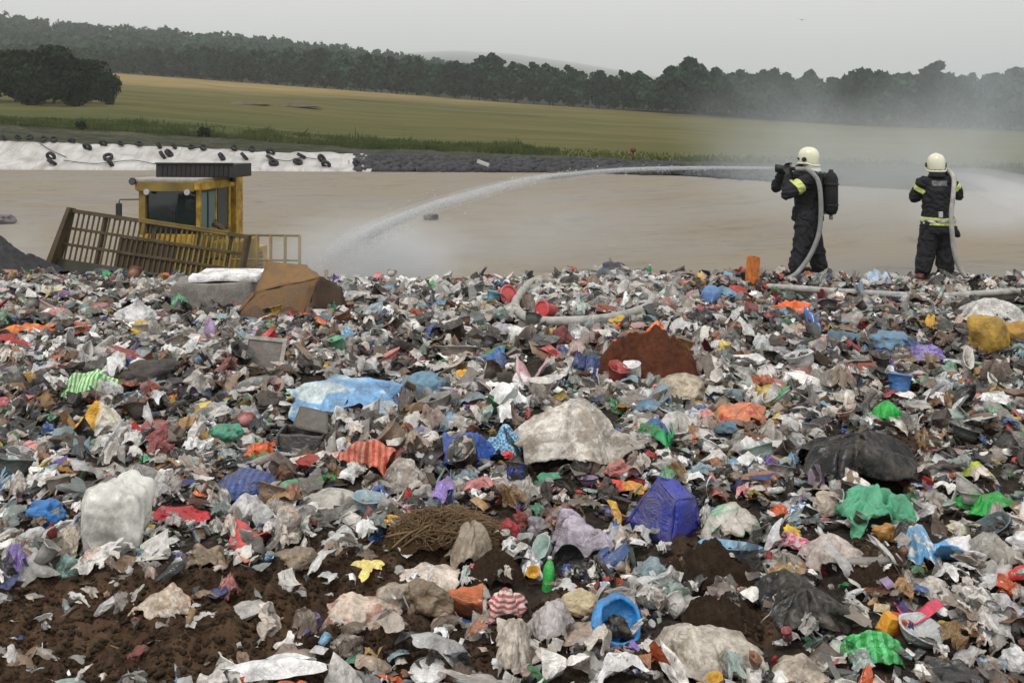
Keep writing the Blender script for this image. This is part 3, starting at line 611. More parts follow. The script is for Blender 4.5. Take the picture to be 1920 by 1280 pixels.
def g_card(seed, n=7):
    r_ = np.random.default_rng(seed); a = np.linspace(-.5, .5, n); A, C = np.meshgrid(a, a*(.5+.5*r_.random()), indexing='ij'); x, y = A.ravel(), C.ravel(); d = r_.random()*3.1
    z = np.abs((x*math.cos(d)+y*math.sin(d))-r_.uniform(-.15, .15))*r_.uniform(.2, 1.1)+.05*crumple(np.stack([x, y, 0*x], 1)*2.4, seed, 3); return np.stack([x, y, z-z.min()], 1), [grid_faces(n, n)]
def g_bottle(seed, seg=12):
    pr = [(.03, 0), (.15, .01), (.16, .08), (.15, .3), (.16, .5), (.15, .66), (.11, .8), (.055, .9), (.05, 1.0), (.0, 1.0)]; V = []
    for r, z in pr:
        for k in range(seg): q = 2*math.pi*k/seg; V.append((r*math.cos(q), r*math.sin(q), z))
    V = np.array(V); mid = np.clip(1-np.abs(V[:, 2]-.4)/.5, 0, 1); V[:, 0] *= 1-.45*mid*np.random.default_rng(seed).random(); V += .05*mid[:, None]*np.stack([crumple(V*5, seed+k, 4) for k in range(3)], 1)
    V = V[:, [2, 0, 1]]; V[:, 0] -= .5; V[:, 2] -= V[:, 2].min(); Q = []
    for i in range(len(pr)-1):
        for k in range(seg): Q.append((i*seg+k, i*seg+(k+1) % seg, (i+1)*seg+(k+1) % seg, (i+1)*seg+k))
    return V, [np.array(Q)]
def g_cup(seed, seg=14, taper=.7, depth=.9, lip=.04):
    pr = [(.001, .0), (.5*taper, 0), (.5*(taper+.5*(1-taper)), depth*.5), (.5, depth), (.5+lip, depth), (.5+lip, depth-.04), (.47, depth-.05), (.47*taper, .05), (.001, .05)]; V = []
    for r, z in pr:
        for k in range(seg): q = 2*math.pi*k/seg; V.append((r*math.cos(q), r*math.sin(q), z))
    V = np.array(V); V += .07*np.stack([crumple(V*1.2, seed+k, 3) for k in range(3)], 1); Q = []
    for i in range(len(pr)-1):
        for k in range(seg): Q.append((i*seg+k, i*seg+(k+1) % seg, (i+1)*seg+(k+1) % seg, (i+1)*seg+k))
    V[:, 2] -= V[:, 2].min(); return V, [np.array(Q)]
def g_pouch(seed, n=13):
    a = np.linspace(-1, 1, n); A, C = np.meshgrid(a, a, indexing='ij'); x, y = A.ravel(), C.ravel(); puff = np.clip((1-x**4)*(1-np.abs(y)**3), 0, 1); cr = crumple(np.stack([x, y, 0*x], 1), seed, 5)
    zt_ = .2*puff*(1+.5*cr)+.05*cr+.06*x*np.sin(seed); zb = -.06*puff+.05*cr+.06*x*np.sin(seed)-.004
    top = np.stack([x*.36*(1+.06*cr), y*.5, zt_], 1); bot = np.stack([x*.36*(1+.06*cr), y*.5, zb], 1); V = np.concatenate([top, bot]); V[:, 2] -= V[:, 2].min(); f = grid_faces(n, n); return V, [f, f[:, ::-1]+n*n]

PAL = [('#efebe6', 20), ('#cbc6c0', 13), ('#968f87', 8), ('#faf9f7', 20), ('#c8bcb0', 7), ('#bda79d', 4), ('#87705c', 7), ('#54473d', 8), ('#332c29', 10), ('#17171a', 12), ('#24292b', 7), ('#6c7674', 4), ('#a5bab3', 4), ('#8da6b0', 3), ('#c12f2c', 2.0), ('#a03a40', 1.8), ('#d08884', 1.8), ('#2f62ab', 1.7), ('#22397a', 1.0), ('#78aed0', 1.8), ('#248f4f', 1.2), ('#6bb08c', 1.3), ('#d3a01f', 1.3), ('#dfc25c', 1.0), ('#cf5a24', 1.2), ('#6e56a5', .45), ('#ad92bd', .4), ('#7d5236', 3.0), ('#9c7a49', 2.4)]
PW = np.array([p[1] for p in PAL], float); PW /= PW.sum()
PC = np.array([alb(p[0], .93) for p in PAL])
HERO = []      # (x0,y0,x1,y1,short name)
# ================================================================== recognisable pieces of rubbish
def place(x0, y0, x1, y1, depth=.8, sink=.04, capk=.95):
    """world spot and size of a piece seen in the photo at this box"""
    cx = (x0+x1)/2; e = y1-(y1-y0)*.12; h = hit(cx, e)
    if h is None: h = np.array([(cx-CX)/F*13.9, 13.9, zt(np.array([(cx-CX)/F*13.9]), np.array([13.9]))[0]])
    Y = h[1]; wd = (x1-x0)/F*Y; d = wd*depth; ext = (y1-y0)/F*Y; ta = (e-HZ)/F; hh = 1.2*max(ext*.4, ext-d*ta*.5); cap_ = capk*wd
    if hh > cap_: d = max(d, min(2.2*wd, d+(hh-cap_)/ta*.7)); hh = cap_
    return Vector((h[0], Y+d*.35, float(zt(np.array([h[0]]), np.array([Y+d*.35]))[0])-sink*hh)), wd, d, hh
def scaled(g, wd, d, hh, pad=1.0):
    V, Fs = g; V = V.copy(); mn, mx = V.min(0), V.max(0); V[:, :2] = (V[:, :2]-(mn[:2]+mx[:2])/2)/(mx[:2]-mn[:2])*[wd*pad, d*pad]; V[:, 2] = (V[:, 2]-mn[2])/(mx[2]-mn[2])*hh; return V, Fs
def sub(o, lv=1):
    m = o.modifiers.new('soft', 'SUBSURF'); m.levels = lv; m.render_levels = lv; return o
def hero(name, cat, kind, box, mat, label, short=None, depth=.8, rot=0.0, tilt=(0, 0), sink=.06, group=None, smooth=True, **kw):
    loc, wd, d, hh = place(*box, depth=depth, sink=sink); hh *= kw.get('hs', 1.0); seed = int(box[0]*7+box[1]) % 9973
    if kind == 'bag': g = g_bag(seed, kw.get('s', 5), kw.get('rough', .28)*.8, kw.get('lump', .35), kw.get('knot', False), kw.get('f0', .9), kw.get('flat', .5), kw.get('boxy', False), kw.get('an', (1, 1, 1)))
    elif kind == 'drape': g = g_sheet(seed, kw.get('n', 70), kw.get('rough', .5), kw.get('irr', .3), kw.get('dome', .8), kw.get('fold', .18), kw.get('f0', .8), aniso=kw.get('aniso', .7), lvl=True)
    elif kind == 'sheet': g = g_sheet(seed, kw.get('n', 36), kw.get('rough', .5), kw.get('irr', .3), kw.get('dome', .25), kw.get('fold', .2), kw.get('f0', .8), aniso=kw.get('aniso', 1.0))
    elif kind == 'strip': g = g_strip(seed, 30, kw.get('wd', .2))
    elif kind == 'card': g = g_card(seed, 12)
    elif kind == 'pouch': g = g_pouch(seed, 21)
    elif kind == 'cup': g = g_cup(seed, 24, kw.get('taper', .75), kw.get('dp', .8))
    elif kind == 'bottle': g = g_bottle(seed, 18)
    V, Fs = scaled(g, wd, d, hh)
    if kind == 'drape': loc.z -= .10*hh
    if kind in ('bag', 'sheet', 'pouch', 'drape') and not kw.get('noshade'):
        fine = kw.get('fa', .022)*min(wd, .5)*np.stack([ridged(V/max(wd, .05)*kw.get('ff', 4.5), seed+k, 4, .6) for k in range(3)], 1); V = V+fine
    o = link(name, mesh_np(name, V, Fs, smooth), mat, None, loc, (tilt[0], tilt[1], rot))
    if kind in ('sheet', 'card', 'strip', 'drape'):
        md = o.modifiers.new('thick', 'SOLIDIFY'); md.thickness = .004
    tag(o, label, cat, group); HERO.append((*box, short or label.split(',')[0])); return o
W1 = film('#f0f0ee', trans=.25, dirt=.1, rough=.3); W2 = film('#e4e1dc', dirt=.25, rough=.28, clear=.22); W3 = film('#cfc9c2', '#b5a89c', 'blotch', trans=.15, dirt=.7, pscale=4); GRY = film('#a8a39c', trans=.15, dirt=.6)
BLK = film('#101113', trans=0, dirt=.0, rough=.34, bstr=.2, spec=.32); BLK2 = film('#151617', trans=0, dirt=.02, rough=.36, bstr=.2, spec=.32)
TAN = film('#b9ab97', trans=.05, dirt=.5, rough=.7); BEI = film('#c4b8a6', trans=.1, dirt=.4)
hero('plastic_bag', 'bag', 'bag', (145, 925, 266, 1058), film('#e0dccf', trans=.35, dirt=.02, rough=.38, bstr=.12), 'big upright white plastic bag full of rubbish at the edge of the brown soil', 'big upright white bag', depth=.7, rough=.08, lump=.24, f0=1.0, hs=1.15, ff=3, fa=.006, flat=.8, boxy=True, an=(1.6, 1.6, .55))
hero('plastic_bag', 'bag', 'drape', (84, 988, 152, 1048), BEI, 'beige plastic bag leaning against the left side of the big upright white bag', 'beige bag')
hero('bin_bag', 'bin bag', 'drape', (1508, 812, 1760, 936), BLK, 'largest shiny black bin bag, sprawling on the rubbish below the bright green wrapper', 'largest black bin bag', depth=.75, rough=.7, dome=.95, fold=.2, f0=.9, n=100, aniso=.28, hs=1.12)
hero('bin_bag', 'bin bag', 'drape', (1428, 1102, 1602, 1212), BLK2, 'black bin bag behind the bright green bag near the bottom edge', 'lower black bin bag', depth=.8, rough=.55, dome=.95, fold=.18, f0=.8, n=90, aniso=.28, hs=1.05)
hero('sack', 'sack', 'drape', (1205, 1160, 1455, 1300), film('#c3bbae', '#a89c8c', 'blotch', trans=.1, dirt=.45, pscale=3), 'big dirty off white sack at the bottom edge right of the blue bag', 'big off white sack', depth=.8, n=100, rough=.45)
hero('sack', 'sack', 'drape', (1450, 1235, 1560, 1300), film('#b7aa9a', trans=.1, dirt=.6), 'pale brown sack between the big off white sack and the bright green bag', 'pale brown sack')
hero('plastic_bag', 'bag', 'drape', (1563, 1196, 1708, 1268), film('#1f9a3e', '#57c07a', 'stripes', trans=.2, dirt=.12, rough=.3, pscale=2.2), 'bright green striped bag near the bottom edge', 'bright green bag', depth=.6, rough=.7, aniso=.4)
hero('bag_handful', 'bag', 'sheet', (1580, 912, 1728, 1012), film('#5fb48e', dirt=.1, rough=.25, clear=.3), 'crumpled turquoise green see through bag below the largest black bin bag', 'turquoise green bag', depth=.8, rough=.9, dome=.6, fold=.3, n=48, f0=1.2).name = 'plastic_bag'
hero('plastic_sheet', 'plastic sheet', 'sheet', (1808, 928, 1935, 980), film('#179a3c', trans=.2, dirt=.1, rough=.3), 'bright green plastic sheet at the right edge of the picture', 'bright green sheet', depth=.7, rough=.7, n=40)
hero('wrapper', 'wrapper', 'sheet', (1636, 763, 1700, 808), film('#1fb648', trans=.25, dirt=.05, rough=.3), 'bright green crumpled wrapper just above the largest black bin bag', 'bright green wrapper', rough=.8, dome=.5)
hero('tarpaulin', 'tarpaulin', 'sheet', (512, 708, 765, 806), film('#6fa3d0', '#c2d2dc', 'blotch', trans=.15, dirt=.2, rough=.32, pscale=2.2), 'light blue tarpaulin with pale patches, crumpled left of the slate blue cushion', 'light blue tarpaulin', depth=.75, rough=.45, dome=.3, n=56, f0=.7)
hero('board', 'board', 'card', (600, 742, 768, 778), film('#dfe6ea', trans=0, dirt=.2, rough=.5), 'bent white board lying on the right part of the light blue tarpaulin', 'bent white board', depth=.4, sink=-.3)
hero('wrapper', 'wrapper', 'sheet', (562, 760, 600, 784), film('#2fb552', trans=.2, dirt=.1), 'small green wrapper lying on the front of the light blue tarpaulin', 'small green wrapper', sink=-.4)
hero('cushion', 'cushion', 'bag', (745, 702, 842, 756), film('#5c8299', trans=0, dirt=.25, rough=.8), 'slate blue rounded cushion right of the light blue tarpaulin', 'slate blue cushion', rough=.12, lump=.15, depth=.8)
hero('foam_block', 'packaging foam', 'sheet', (908, 727, 994, 782), film('#e3e6e0', trans=0, dirt=.15, rough=.6), 'white moulded foam packing with holes in the middle of the rubbish', 'white foam packing', rough=.5, dome=.35)
hero('rag', 'rag', 'bag', (848, 700, 890, 728), film('#e09a22', trans=.05, dirt=.2), 'orange yellow scrap right of the slate blue cushion', 'orange yellow scrap', s=4)
hero('plastic_bag', 'bag', 'drape', (125, 766, 224, 838), film('#d8a01d', '#cfc8b6', 'half', trans=.2, dirt=.2, rough=.35), 'yellow and white plastic bag left of the teal green bag', 'yellow and white bag', depth=.7, rough=.6)
hero('cloth', 'cloth', 'sheet', (103, 706, 210, 764), film('#3fae44', '#cfe3c0', 'stripes', trans=.1, dirt=.2, rough=.8, pscale=4.5), 'green and white striped cloth at the left above the yellow and white bag', 'green striped cloth', rough=.6, dome=.4)
hero('cloth', 'cloth', 'bag', (205, 688, 318, 740), film('#2c2a2b', trans=0, dirt=.3, rough=.9), 'dark heap of cloth right of the green and white striped cloth', 'dark heap of cloth', rough=.3)
hero('plastic_bag', 'bag', 'bag', (383, 803, 450, 846), film('#3f9a7e', trans=.15, dirt=.3), 'rounded teal green bag between yellow bag and open dark box', 'teal green bag', rough=.2)
hero('tarpaulin', 'tarpaulin', 'drape', (826, 815, 935, 888), film('#26509a', trans=.05, dirt=.15, rough=.5), 'dark blue crumpled sheet left of the chequered blue cloth', 'dark blue sheet', rough=.8)
hero('cloth', 'cloth', 'sheet', (908, 805, 985, 880), film('#9fc6dc', '#3f7fb4', 'gingham', trans=.05, dirt=.1, rough=.8, pscale=14), 'light blue chequered cloth against the big grey white sheet', 'chequered blue cloth', depth=.5, rough=.5, dome=.4)
hero('tarpaulin', 'tarpaulin', 'drape', (955, 768, 1206, 906), film('#c9c3ba', '#a19689', 'blotch', trans=.05, dirt=.45, rough=.6, pscale=3.5), 'big grimy grey white sheet heaped in the middle right of the chequered cloth', 'big grey white sheet', depth=.8, n=110, rough=.5)
hero('plastic_bag', 'bag', 'sheet', (628, 840, 738, 908), film('#c9483c', '#e08a6a', 'stripes', trans=.15, dirt=.2, rough=.4, pscale=3), 'red and orange plastic bag left of the dark blue sheet', 'red and orange bag', rough=.7, dome=.4, depth=.7)
hero('plastic_bag', 'bag', 'drape', (705, 872, 805, 938), W3, 'dirty cream bag just right of the red and orange bag', 'dirty cream bag', rough=.7)
hero('wrapper', 'wrapper', 'sheet', (1338, 768, 1450, 818), film('#d07a4c', '#b5443a', 'blotch', trans=.1, dirt=.3, pscale=3), 'orange and red torn wrapping left of the bright green wrapper', 'orange red wrapping', rough=.7)
hero('sack', 'sack', 'bag', (1224, 713, 1332, 768), TAN, 'smooth tan sack below the rusty brown heap', 'smooth tan sack', rough=.12, lump=.2)
hero('basket', 'bag', 'bag', (392, 890, 514, 952), film('#1b2c5c', '#2b4685', 'stripes', trans=.05, dirt=.1, rough=.4, pscale=3), 'domed navy blue bag with paler lines above the torn white bag', 'domed navy bag', rough=.12, lump=.12, depth=.9, sink=-.05).name = 'plastic_bag'
hero('plastic_bag', 'bag', 'sheet', (418, 935, 510, 1002), W2, 'torn white bag tucked under the domed navy blue bag', 'torn white bag', rough=.7, dome=.45)
hero('wrapper', 'wrapper', 'bag', (114, 902, 156, 944), film('#e0c51c', trans=.2, dirt=.1, rough=.3), 'small bright yellow crumpled wrapper above the big upright white bag', 'bright yellow wrapper', s=4)
hero('cloth', 'cloth', 'bag', (38, 945, 114, 1002), film('#2a72b4', trans=.05, dirt=.2, rough=.7), 'bright blue crumpled cloth at the left edge beside the beige bag', 'bright blue cloth', rough=.45)
hero('plastic_sheet', 'plastic sheet', 'sheet', (266, 952, 390, 992), film('#b8202c', trans=.15, dirt=.15, rough=.35), 'red plastic sheet between the big upright white bag and torn white bag', 'red plastic sheet', depth=.6, rough=.6)
hero('carton', 'carton', 'card', (428, 997, 502, 1050), film('#c4534e', trans=0, dirt=.2, rough=.6), 'bent pink red carton below the torn white bag', 'pink red carton', depth=.8)
hero('plastic_bag', 'bag', 'drape', (330, 1012, 425, 1070), film('#a58a68', trans=.1, dirt=.7), 'brown stained bag on the soil edge left of the pink red carton', 'brown stained bag', rough=.9)
hero('plastic_bag', 'bag', 'bag', (508, 1035, 590, 1082), film('#8f7c66', trans=.1, dirt=.7), 'muddy grey bag on the soil right of the pink red carton', 'muddy grey bag')
hero('plastic_bag', 'bag', 'bag', (98, 1048, 146, 1092), film('#7fa49c', trans=.2, dirt=.2), 'small grey green bag at the soil edge below the beige bag', 'grey green bag', rough=.4)
hero('plastic_bag', 'bag', 'drape', (240, 1104, 352, 1170), film('#cdbfae', '#b79f8a', 'blotch', trans=.1, dirt=.35, pscale=4), 'pale crumpled bag lying alone on the brown soil', 'lone pale bag', rough=.8, f0=.9)
hero('plastic_bag', 'bag', 'drape', (588, 1104, 752, 1196), film('#c9b7a8', '#b0806c', 'blotch', trans=.1, dirt=.4, pscale=3), 'pinkish white bag at the right edge of the brown soil', 'pinkish white bag', rough=.8, f0=.9)
hero('plastic_bag', 'bag', 'bag', (612, 1198, 680, 1240), W3, 'small whitish bag below the pinkish white bag', 'small whitish bag', rough=.4)
hero('plastic_bag', 'bag', 'bag', (698, 1100, 790, 1160), film('#a39684', trans=.1, dirt=.6), 'greyish muddy bag just right of the pinkish white bag', 'greyish muddy bag')
hero('plastic_bag', 'bag', 'bag', (760, 1112, 850, 1180), film('#8c7558', trans=.1, dirt=.7), 'brownish bag between the greyish muddy bag and the striped carton', 'brownish bag')
hero('paper', 'paper', 'sheet', (735, 1064, 862, 1108), film('#cfc2b6', trans=.05, dirt=.35, rough=.8), 'pale crumpled paper on dark soil below the straw', 'pale crumpled paper', rough=.45)
hero('plastic_bag', 'bag', 'sheet', (830, 976, 928, 1082), film('#b3a592', dirt=.3, rough=.3, clear=.3), 'limp grey brown bag right of the straw', 'limp grey brown bag', depth=.5, rough=.7, dome=.5)
hero('rag', 'rag', 'bag', (928, 972, 976, 1020), film('#9a2230', trans=0, dirt=.3, rough=.8), 'dark red rag right of the limp grey brown bag', 'dark red rag')
hero('plastic_bag', 'bag', 'drape', (1028, 968, 1154, 1088), film('#b3abba', trans=.15, dirt=.35), 'lavender grey bag left of the royal blue crate', 'lavender grey bag', depth=.7)
hero('wrapper', 'wrapper', 'sheet', (974, 992, 1018, 1108), film('#dedcdc', '#8c8c90', 'blotch', trans=.05, dirt=.15, rough=.3), 'long silvery white wrapper left of the small green bottle', 'silvery wrapper', depth=.45, rough=.6, dome=.4)
hero('plastic_bag', 'bag', 'drape', (928, 1118, 1005, 1285), film('#bdb3a8', '#a09689', 'blotch', trans=.15, dirt=.4), 'long limp whitish bag at the bottom left of the grey white bag', 'long limp whitish bag', depth=.5)
hero('plastic_bag', 'bag', 'drape', (985, 1112, 1080, 1222), film('#c8c2c2', dirt=.3, rough=.28, clear=.35), 'grey white bag below the small green bottle', 'grey white bag', depth=.5, rough=.6)
hero('plastic_bag', 'bag', 'bag', (1046, 1114, 1124, 1166), film('#c5b491', trans=.05, dirt=.35, rough=.6), 'smooth beige bag above the blue bag near the bottom', 'smooth beige bag', rough=.12, lump=.2)
hero('carton', 'carton', 'sheet', (908, 1104, 990, 1172), film('#a44a50', '#cdb9b2', 'bands', trans=0, dirt=.3, rough=.6, pscale=2.2), 'crushed carton striped red and pale, left of the grey white bag', 'striped carton', rough=.5, dome=.4, depth=.7)
hero('box', 'box', 'card', (838, 1120, 905, 1180), film('#b5653a', trans=0, dirt=.35, rough=.7), 'bent orange brown card left of the striped carton', 'orange brown card').name = 'card_piece'
hero('plastic_sheet', 'plastic sheet', 'sheet', (1316, 950, 1442, 1022), film('#c3bdb2', '#8fb39a', 'blotch', trans=.2, dirt=.25, pscale=2), 'pale flat plastic packet with a green print right of the royal blue crate', 'pale packet', rough=.35, dome=.3)
hero('wrapper', 'wrapper', 'sheet', (1448, 992, 1510, 1022), film('#d9b52c', trans=.1, dirt=.2), 'yellow torn wrapper right of the pale packet', 'yellow torn wrapper', rough=.5)
hero('wrapper', 'wrapper', 'sheet', (1436, 1016, 1526, 1046), film('#d39aa5', '#b54a62', 'blotch', trans=.1, dirt=.25), 'pink crumpled wrapper below the yellow torn wrapper', 'pink wrapper', rough=.6)
hero('food_packet', 'packet', 'pouch', (1472, 952, 1530, 992), film('#cfdbe6', '#3f5f96', 'blotch', trans=.1, dirt=.1, rough=.3), 'shiny pale blue packet above the yellow torn wrapper', 'shiny pale blue packet')
hero('plastic_bag', 'bag', 'drape', (1512, 1002, 1652, 1090), film('#d8c8c0', dirt=.25, rough=.25, clear=.35), 'pinkish see through bag below the turquoise green bag', 'pinkish see through bag')
hero('magazine', 'magazine', 'sheet', (1704, 985, 1770, 1085), film('#5e9cc8', '#e1d9e2', 'blotch', trans=.05, dirt=.1, rough=.35, pscale=3.5), 'blue and white crumpled magazine at the right below the turquoise bag', 'blue white magazine', rough=.5, depth=.6, dome=.4)
hero('magazine', 'magazine', 'card', (1760, 1018, 1846, 1075), film('#5d9fd6', '#e3d3de', 'half', trans=.05, dirt=.05, rough=.35), 'light blue folded leaflet touching the blue and white magazine', 'light blue leaflet').name = 'leaflet'
hero('plastic_bag', 'bag', 'drape', (1822, 1012, 1925, 1078), film('#bab6ae', dirt=.3, rough=.28, clear=.35), 'grey bag at the right edge beside the light blue leaflet', 'grey bag at right edge')
hero('plastic_bag', 'bag', 'bag', (1782, 972, 1868, 1016), film('#d6d0c0', '#c9c18a', 'blotch', trans=.2, dirt=.2), 'cream bag above the light blue leaflet', 'cream bag')
hero('box', 'box', 'card', (1690, 1150, 1770, 1192), film('#c4405a', trans=0, dirt=.1, rough=.5), 'flat pink red book cover near the bottom right', 'pink red book cover', depth=.55, sink=-.25).name = 'book_cover'
hero('tub', 'tub', 'cup', (1688, 1180, 1778, 1226), film('#b4b9ba', trans=.1, dirt=.2), 'grey white plastic tub below the pink red book cover', 'grey white tub', depth=.9, tilt=(.3, .2))
hero('plastic_bag', 'bag', 'drape', (1810, 558, 1935, 616), film('#d3d2ce', trans=.2, dirt=.3), 'big pale bag at the right edge above the mustard sack', 'big pale bag at right', rough=.6)
hero('sack', 'sack', 'bag', (1824, 610, 1905, 682), film('#a8862b', trans=.0, dirt=.3, rough=.8), 'mustard yellow sack at the right edge', 'mustard sack', rough=.22, lump=.3)
hero('sack', 'sack', 'bag', (1880, 604, 1960, 660), film('#9a742a', trans=.0, dirt=.3, rough=.8), 'brownish yellow sack cut by the right edge behind the mustard sack', 'brownish yellow sack', rough=.22)
hero('rag', 'rag', 'bag', (1026, 612, 1080, 668), film('#6d2630', trans=0, dirt=.3, rough=.9), 'maroon cloth left of the rusty brown heap', 'maroon cloth')
hero('rag', 'rag', 'sheet', (-30, 606, 98, 646), film('#d57a3e', '#b5502a', 'blotch', trans=.05, dirt=.3, rough=.8), 'orange rags spread at the left edge of the picture', 'orange rags', rough=.5, depth=.8)
hero('plastic_bag', 'bag', 'bag', (238, 606, 302, 642), film('#bd9a1e', trans=.1, dirt=.3), 'mustard yellow bag in front of the white knotted bag', 'mustard yellow bag')
hero('rag', 'rag', 'sheet', (1450, 570, 1526, 602), film('#d9602c', trans=.05, dirt=.2, rough=.7), 'orange cloth below the standing orange tube', 'orange cloth', rough=.6)
hero('rag', 'rag', 'sheet', (1354, 542, 1412, 572), film('#b23a36', trans=.05, dirt=.2, rough=.7), 'red cloth at the foot of the standing orange tube', 'red cloth', rough=.6)
hero('ball', 'bag', 'bag', (1316, 543, 1358, 578), film('#4f7fb8', trans=.1, dirt=.2), 'rounded blue bag left of the red cloth', 'rounded blue bag', rough=.1, lump=.1, s=4).name = 'plastic_bag'
hero('cloth', 'cloth', 'bag', (1120, 486, 1186, 516), film('#2a2f4c', trans=0, dirt=.2, rough=.9), 'dark navy cloth on the crest of the rubbish near the middle', 'dark navy cloth')
hero('food_packet', 'packet', 'pouch', (1628, 497, 1674, 528), film('#a9c0e0', trans=.15, dirt=.1, rough=.3), 'pale blue packet on the crest between the two firefighters', 'pale blue packet on crest')
hero('rag', 'rag', 'bag', (1500, 500, 1532, 524), film('#d5703a', trans=0, dirt=.2, rough=.7), 'orange rag at the feet of the first firefighter', 'orange rag at feet', s=4)
hero('jeans', 'cloth', 'bag', (1628, 628, 1708, 668), film('#5d7f98', trans=0, dirt=.3, rough=.9), 'faded blue cloth left of the mustard sack', 'faded blue cloth').name = 'cloth'
hero('cloth', 'cloth', 'sheet', (1552, 622, 1632, 658), film('#4d6a7c', trans=0, dirt=.3, rough=.9), 'dark blue grey cloth left of the faded blue cloth', 'blue grey cloth')
hero('plastic_bag', 'bag', 'sheet', (1708, 656, 1790, 694), film('#5b479c', '#8f84b8', 'blotch', trans=.15, dirt=.2), 'purple bag below the faded blue cloth', 'purple bag', rough=.6)
hero('plastic_sheet', 'plastic sheet', 'strip', (1225, 795, 1275, 868), film('#2fa565', trans=.25, dirt=.15, rough=.3), 'narrow green plastic strip right of the big grey white sheet', 'green plastic strip', depth=.8, wd=.5)
hero('carton', 'carton', 'card', (968, 668, 1030, 736), film('#cdb9bd', '#b5727c', 'gingham', trans=0, dirt=.2, rough=.6, pscale=16), 'small pale red chequered carton below the maroon cloth', 'red chequered carton', depth=.6)
hero('plastic_bag', 'bag', 'drape', (895, 606, 1010, 654), film('#a7a3ad', '#d9d7d2', 'half', trans=.1, dirt=.3), 'grey and white bag left of the maroon cloth', 'grey and white bag')
hero('plastic_bag', 'bag', 'bag', (988, 975, 1030, 1012), film('#77747c', trans=.1, dirt=.2, rough=.3), 'small dark silvery bag above the silvery wrapper', 'dark silvery bag', s=4)
hero('wrapper', 'wrapper', 'sheet', (1798, 878, 1862, 906), film('#a5b52c', trans=.1, dirt=.2), 'yellow green wrapper at the right above the bright green sheet', 'yellow green wrapper', rough=.6)
hero('plastic_bag', 'bag', 'sheet', (984, 892, 1066, 930), film('#57a583', dirt=.2, rough=.25, clear=.35), 'green see through film left of the royal blue crate', 'green film', rough=.5)
hero('plastic_bag', 'bag', 'sheet', (1120, 905, 1215, 945), film('#d0402c', '#e0913a', 'half', trans=.1, dirt=.2), 'red and orange wrapper above the royal blue crate', 'red orange wrapper', rough=.6, depth=.5).name = 'wrapper'
hero('plastic_bag', 'bag', 'bag', (1195, 1060, 1262, 1092), film('#c79f1f', trans=.1, dirt=.3), 'yellow wrapper below the royal blue crate', 'yellow bag below crate', s=4).name = 'wrapper'
hero('plastic_bag', 'bag', 'bag', (1295, 1080, 1345, 1118), film('#b07a2c', trans=.05, dirt=.3), 'ochre brown packet in the dark soil below the pale packet', 'ochre packet', s=4).name = 'food_packet'
hero('plastic_bag', 'bag', 'bag', (1640, 995, 1690, 1030), film('#a5752c', trans=.05, dirt=.3), 'ochre scrap hanging under the turquoise green bag', 'ochre scrap', s=4).name = 'rag'
hero('plastic_bag', 'bag', 'bag', (1715, 1090, 1790, 1130), W3, 'whitish bag below the blue and white magazine', 'whitish bag')
hero('plastic_bag', 'bag', 'drape', (1840, 1088, 1918, 1128), W2, 'white bag at the right below the grey bag', 'white bag at right', rough=.8)
hero('plastic_bag', 'bag', 'bag', (1885, 1225, 1945, 1275), W1, 'clean white bag in the bottom right corner', 'corner white bag')
hero('plastic_bag', 'bag', 'drape', (590, 985, 668, 1045), W2, 'white bag in front left of the straw', 'white bag by straw', rough=.7)
hero('plastic_bag', 'bag', 'drape', (560, 915, 690, 975), film('#c9c4bb', dirt=.25, rough=.25, clear=.4), 'wide pale see through bag left of the straw', 'wide pale bag')
hero('plastic_bag', 'bag', 'bag', (1680, 940, 1700, 960), W2, 'tiny white knot of plastic beside the turquoise green bag', 'tiny white knot', s=3)
hero('plastic_bag', 'bag', 'bag', (1528, 925, 1590, 975), film('#a8998c', trans=0, dirt=.3, rough=.7), 'rounded brownish pouch left of the turquoise green bag', 'brownish pouch', rough=.15)
hero('plastic_bag', 'bag', 'bag', (1740, 930, 1800, 975), film('#8e8b85', trans=.1, dirt=.4), 'round grey bag between turquoise green bag and bright green sheet', 'round grey bag', rough=.25)
hero('stone', 'stone', 'bag', (1120, 500, 1140, 514), GRY, 'small grey lump left of the dark navy cloth on the crest', 'grey lump', s=3).name = 'plastic_bag'

# ---- pieces with parts of their own
def root_at(name, box, depth, label, cat, short, rot=0.0, sink=.05):
    loc, wd, d, hh = place(*box, depth=depth, sink=sink, capk=2.6); r = empty(name, loc, rot); tag(r, label, cat); HERO.append((*box, short)); return r, wd, d, hh
def bumpy(bm, amp, sc, seed, cuts=5):
    bmesh.ops.subdivide_edges(bm, edges=bm.edges[:], cuts=cuts, use_grid_fill=True); co = np.array([v.co for v in bm.verts]); e = np.stack([crumple(co*sc, seed+k, 4) for k in range(3)], 1)*amp
    for v, q in zip(bm.verts, e): v.co += Vector(q)
# big brown carton
M_crd = film('#60431f', '#472d13', 'blotch', trans=0, dirt=.3, rough=.9, pscale=3); M_crd2 = film('#6f5127', trans=0, dirt=.25, rough=.9); M_crd3 = film('#453020', trans=0, dirt=.2, rough=.9)
def panel(name, pts, mat, parent, thick=.012, amp=.012, seed=1, sc=3.0):
    bm = bmesh.new(); bm.faces.new([bm.verts.new(p) for p in pts]); bumpy(bm, amp, sc, seed, 7); o = bmesh_obj(name, bm, mat, parent, smooth=True); md = o.modifiers.new('thick', 'SOLIDIFY'); md.thickness = thick; return o
r, wd, d, hh = root_at('cardboard_box', (425, 505, 632, 616), .55, 'big torn brown cardboard box standing tilted on the crest right of the machine blade', 'box', 'big brown box', .0)
Hh = hh*.78
panel('front', [(-wd*.5, -.1, 0), (wd*.18, -.25, 0), (wd*.33, -.1, Hh*.96), (-wd*.34, .15, Hh*.55)], M_crd, r, seed=2, amp=.03)
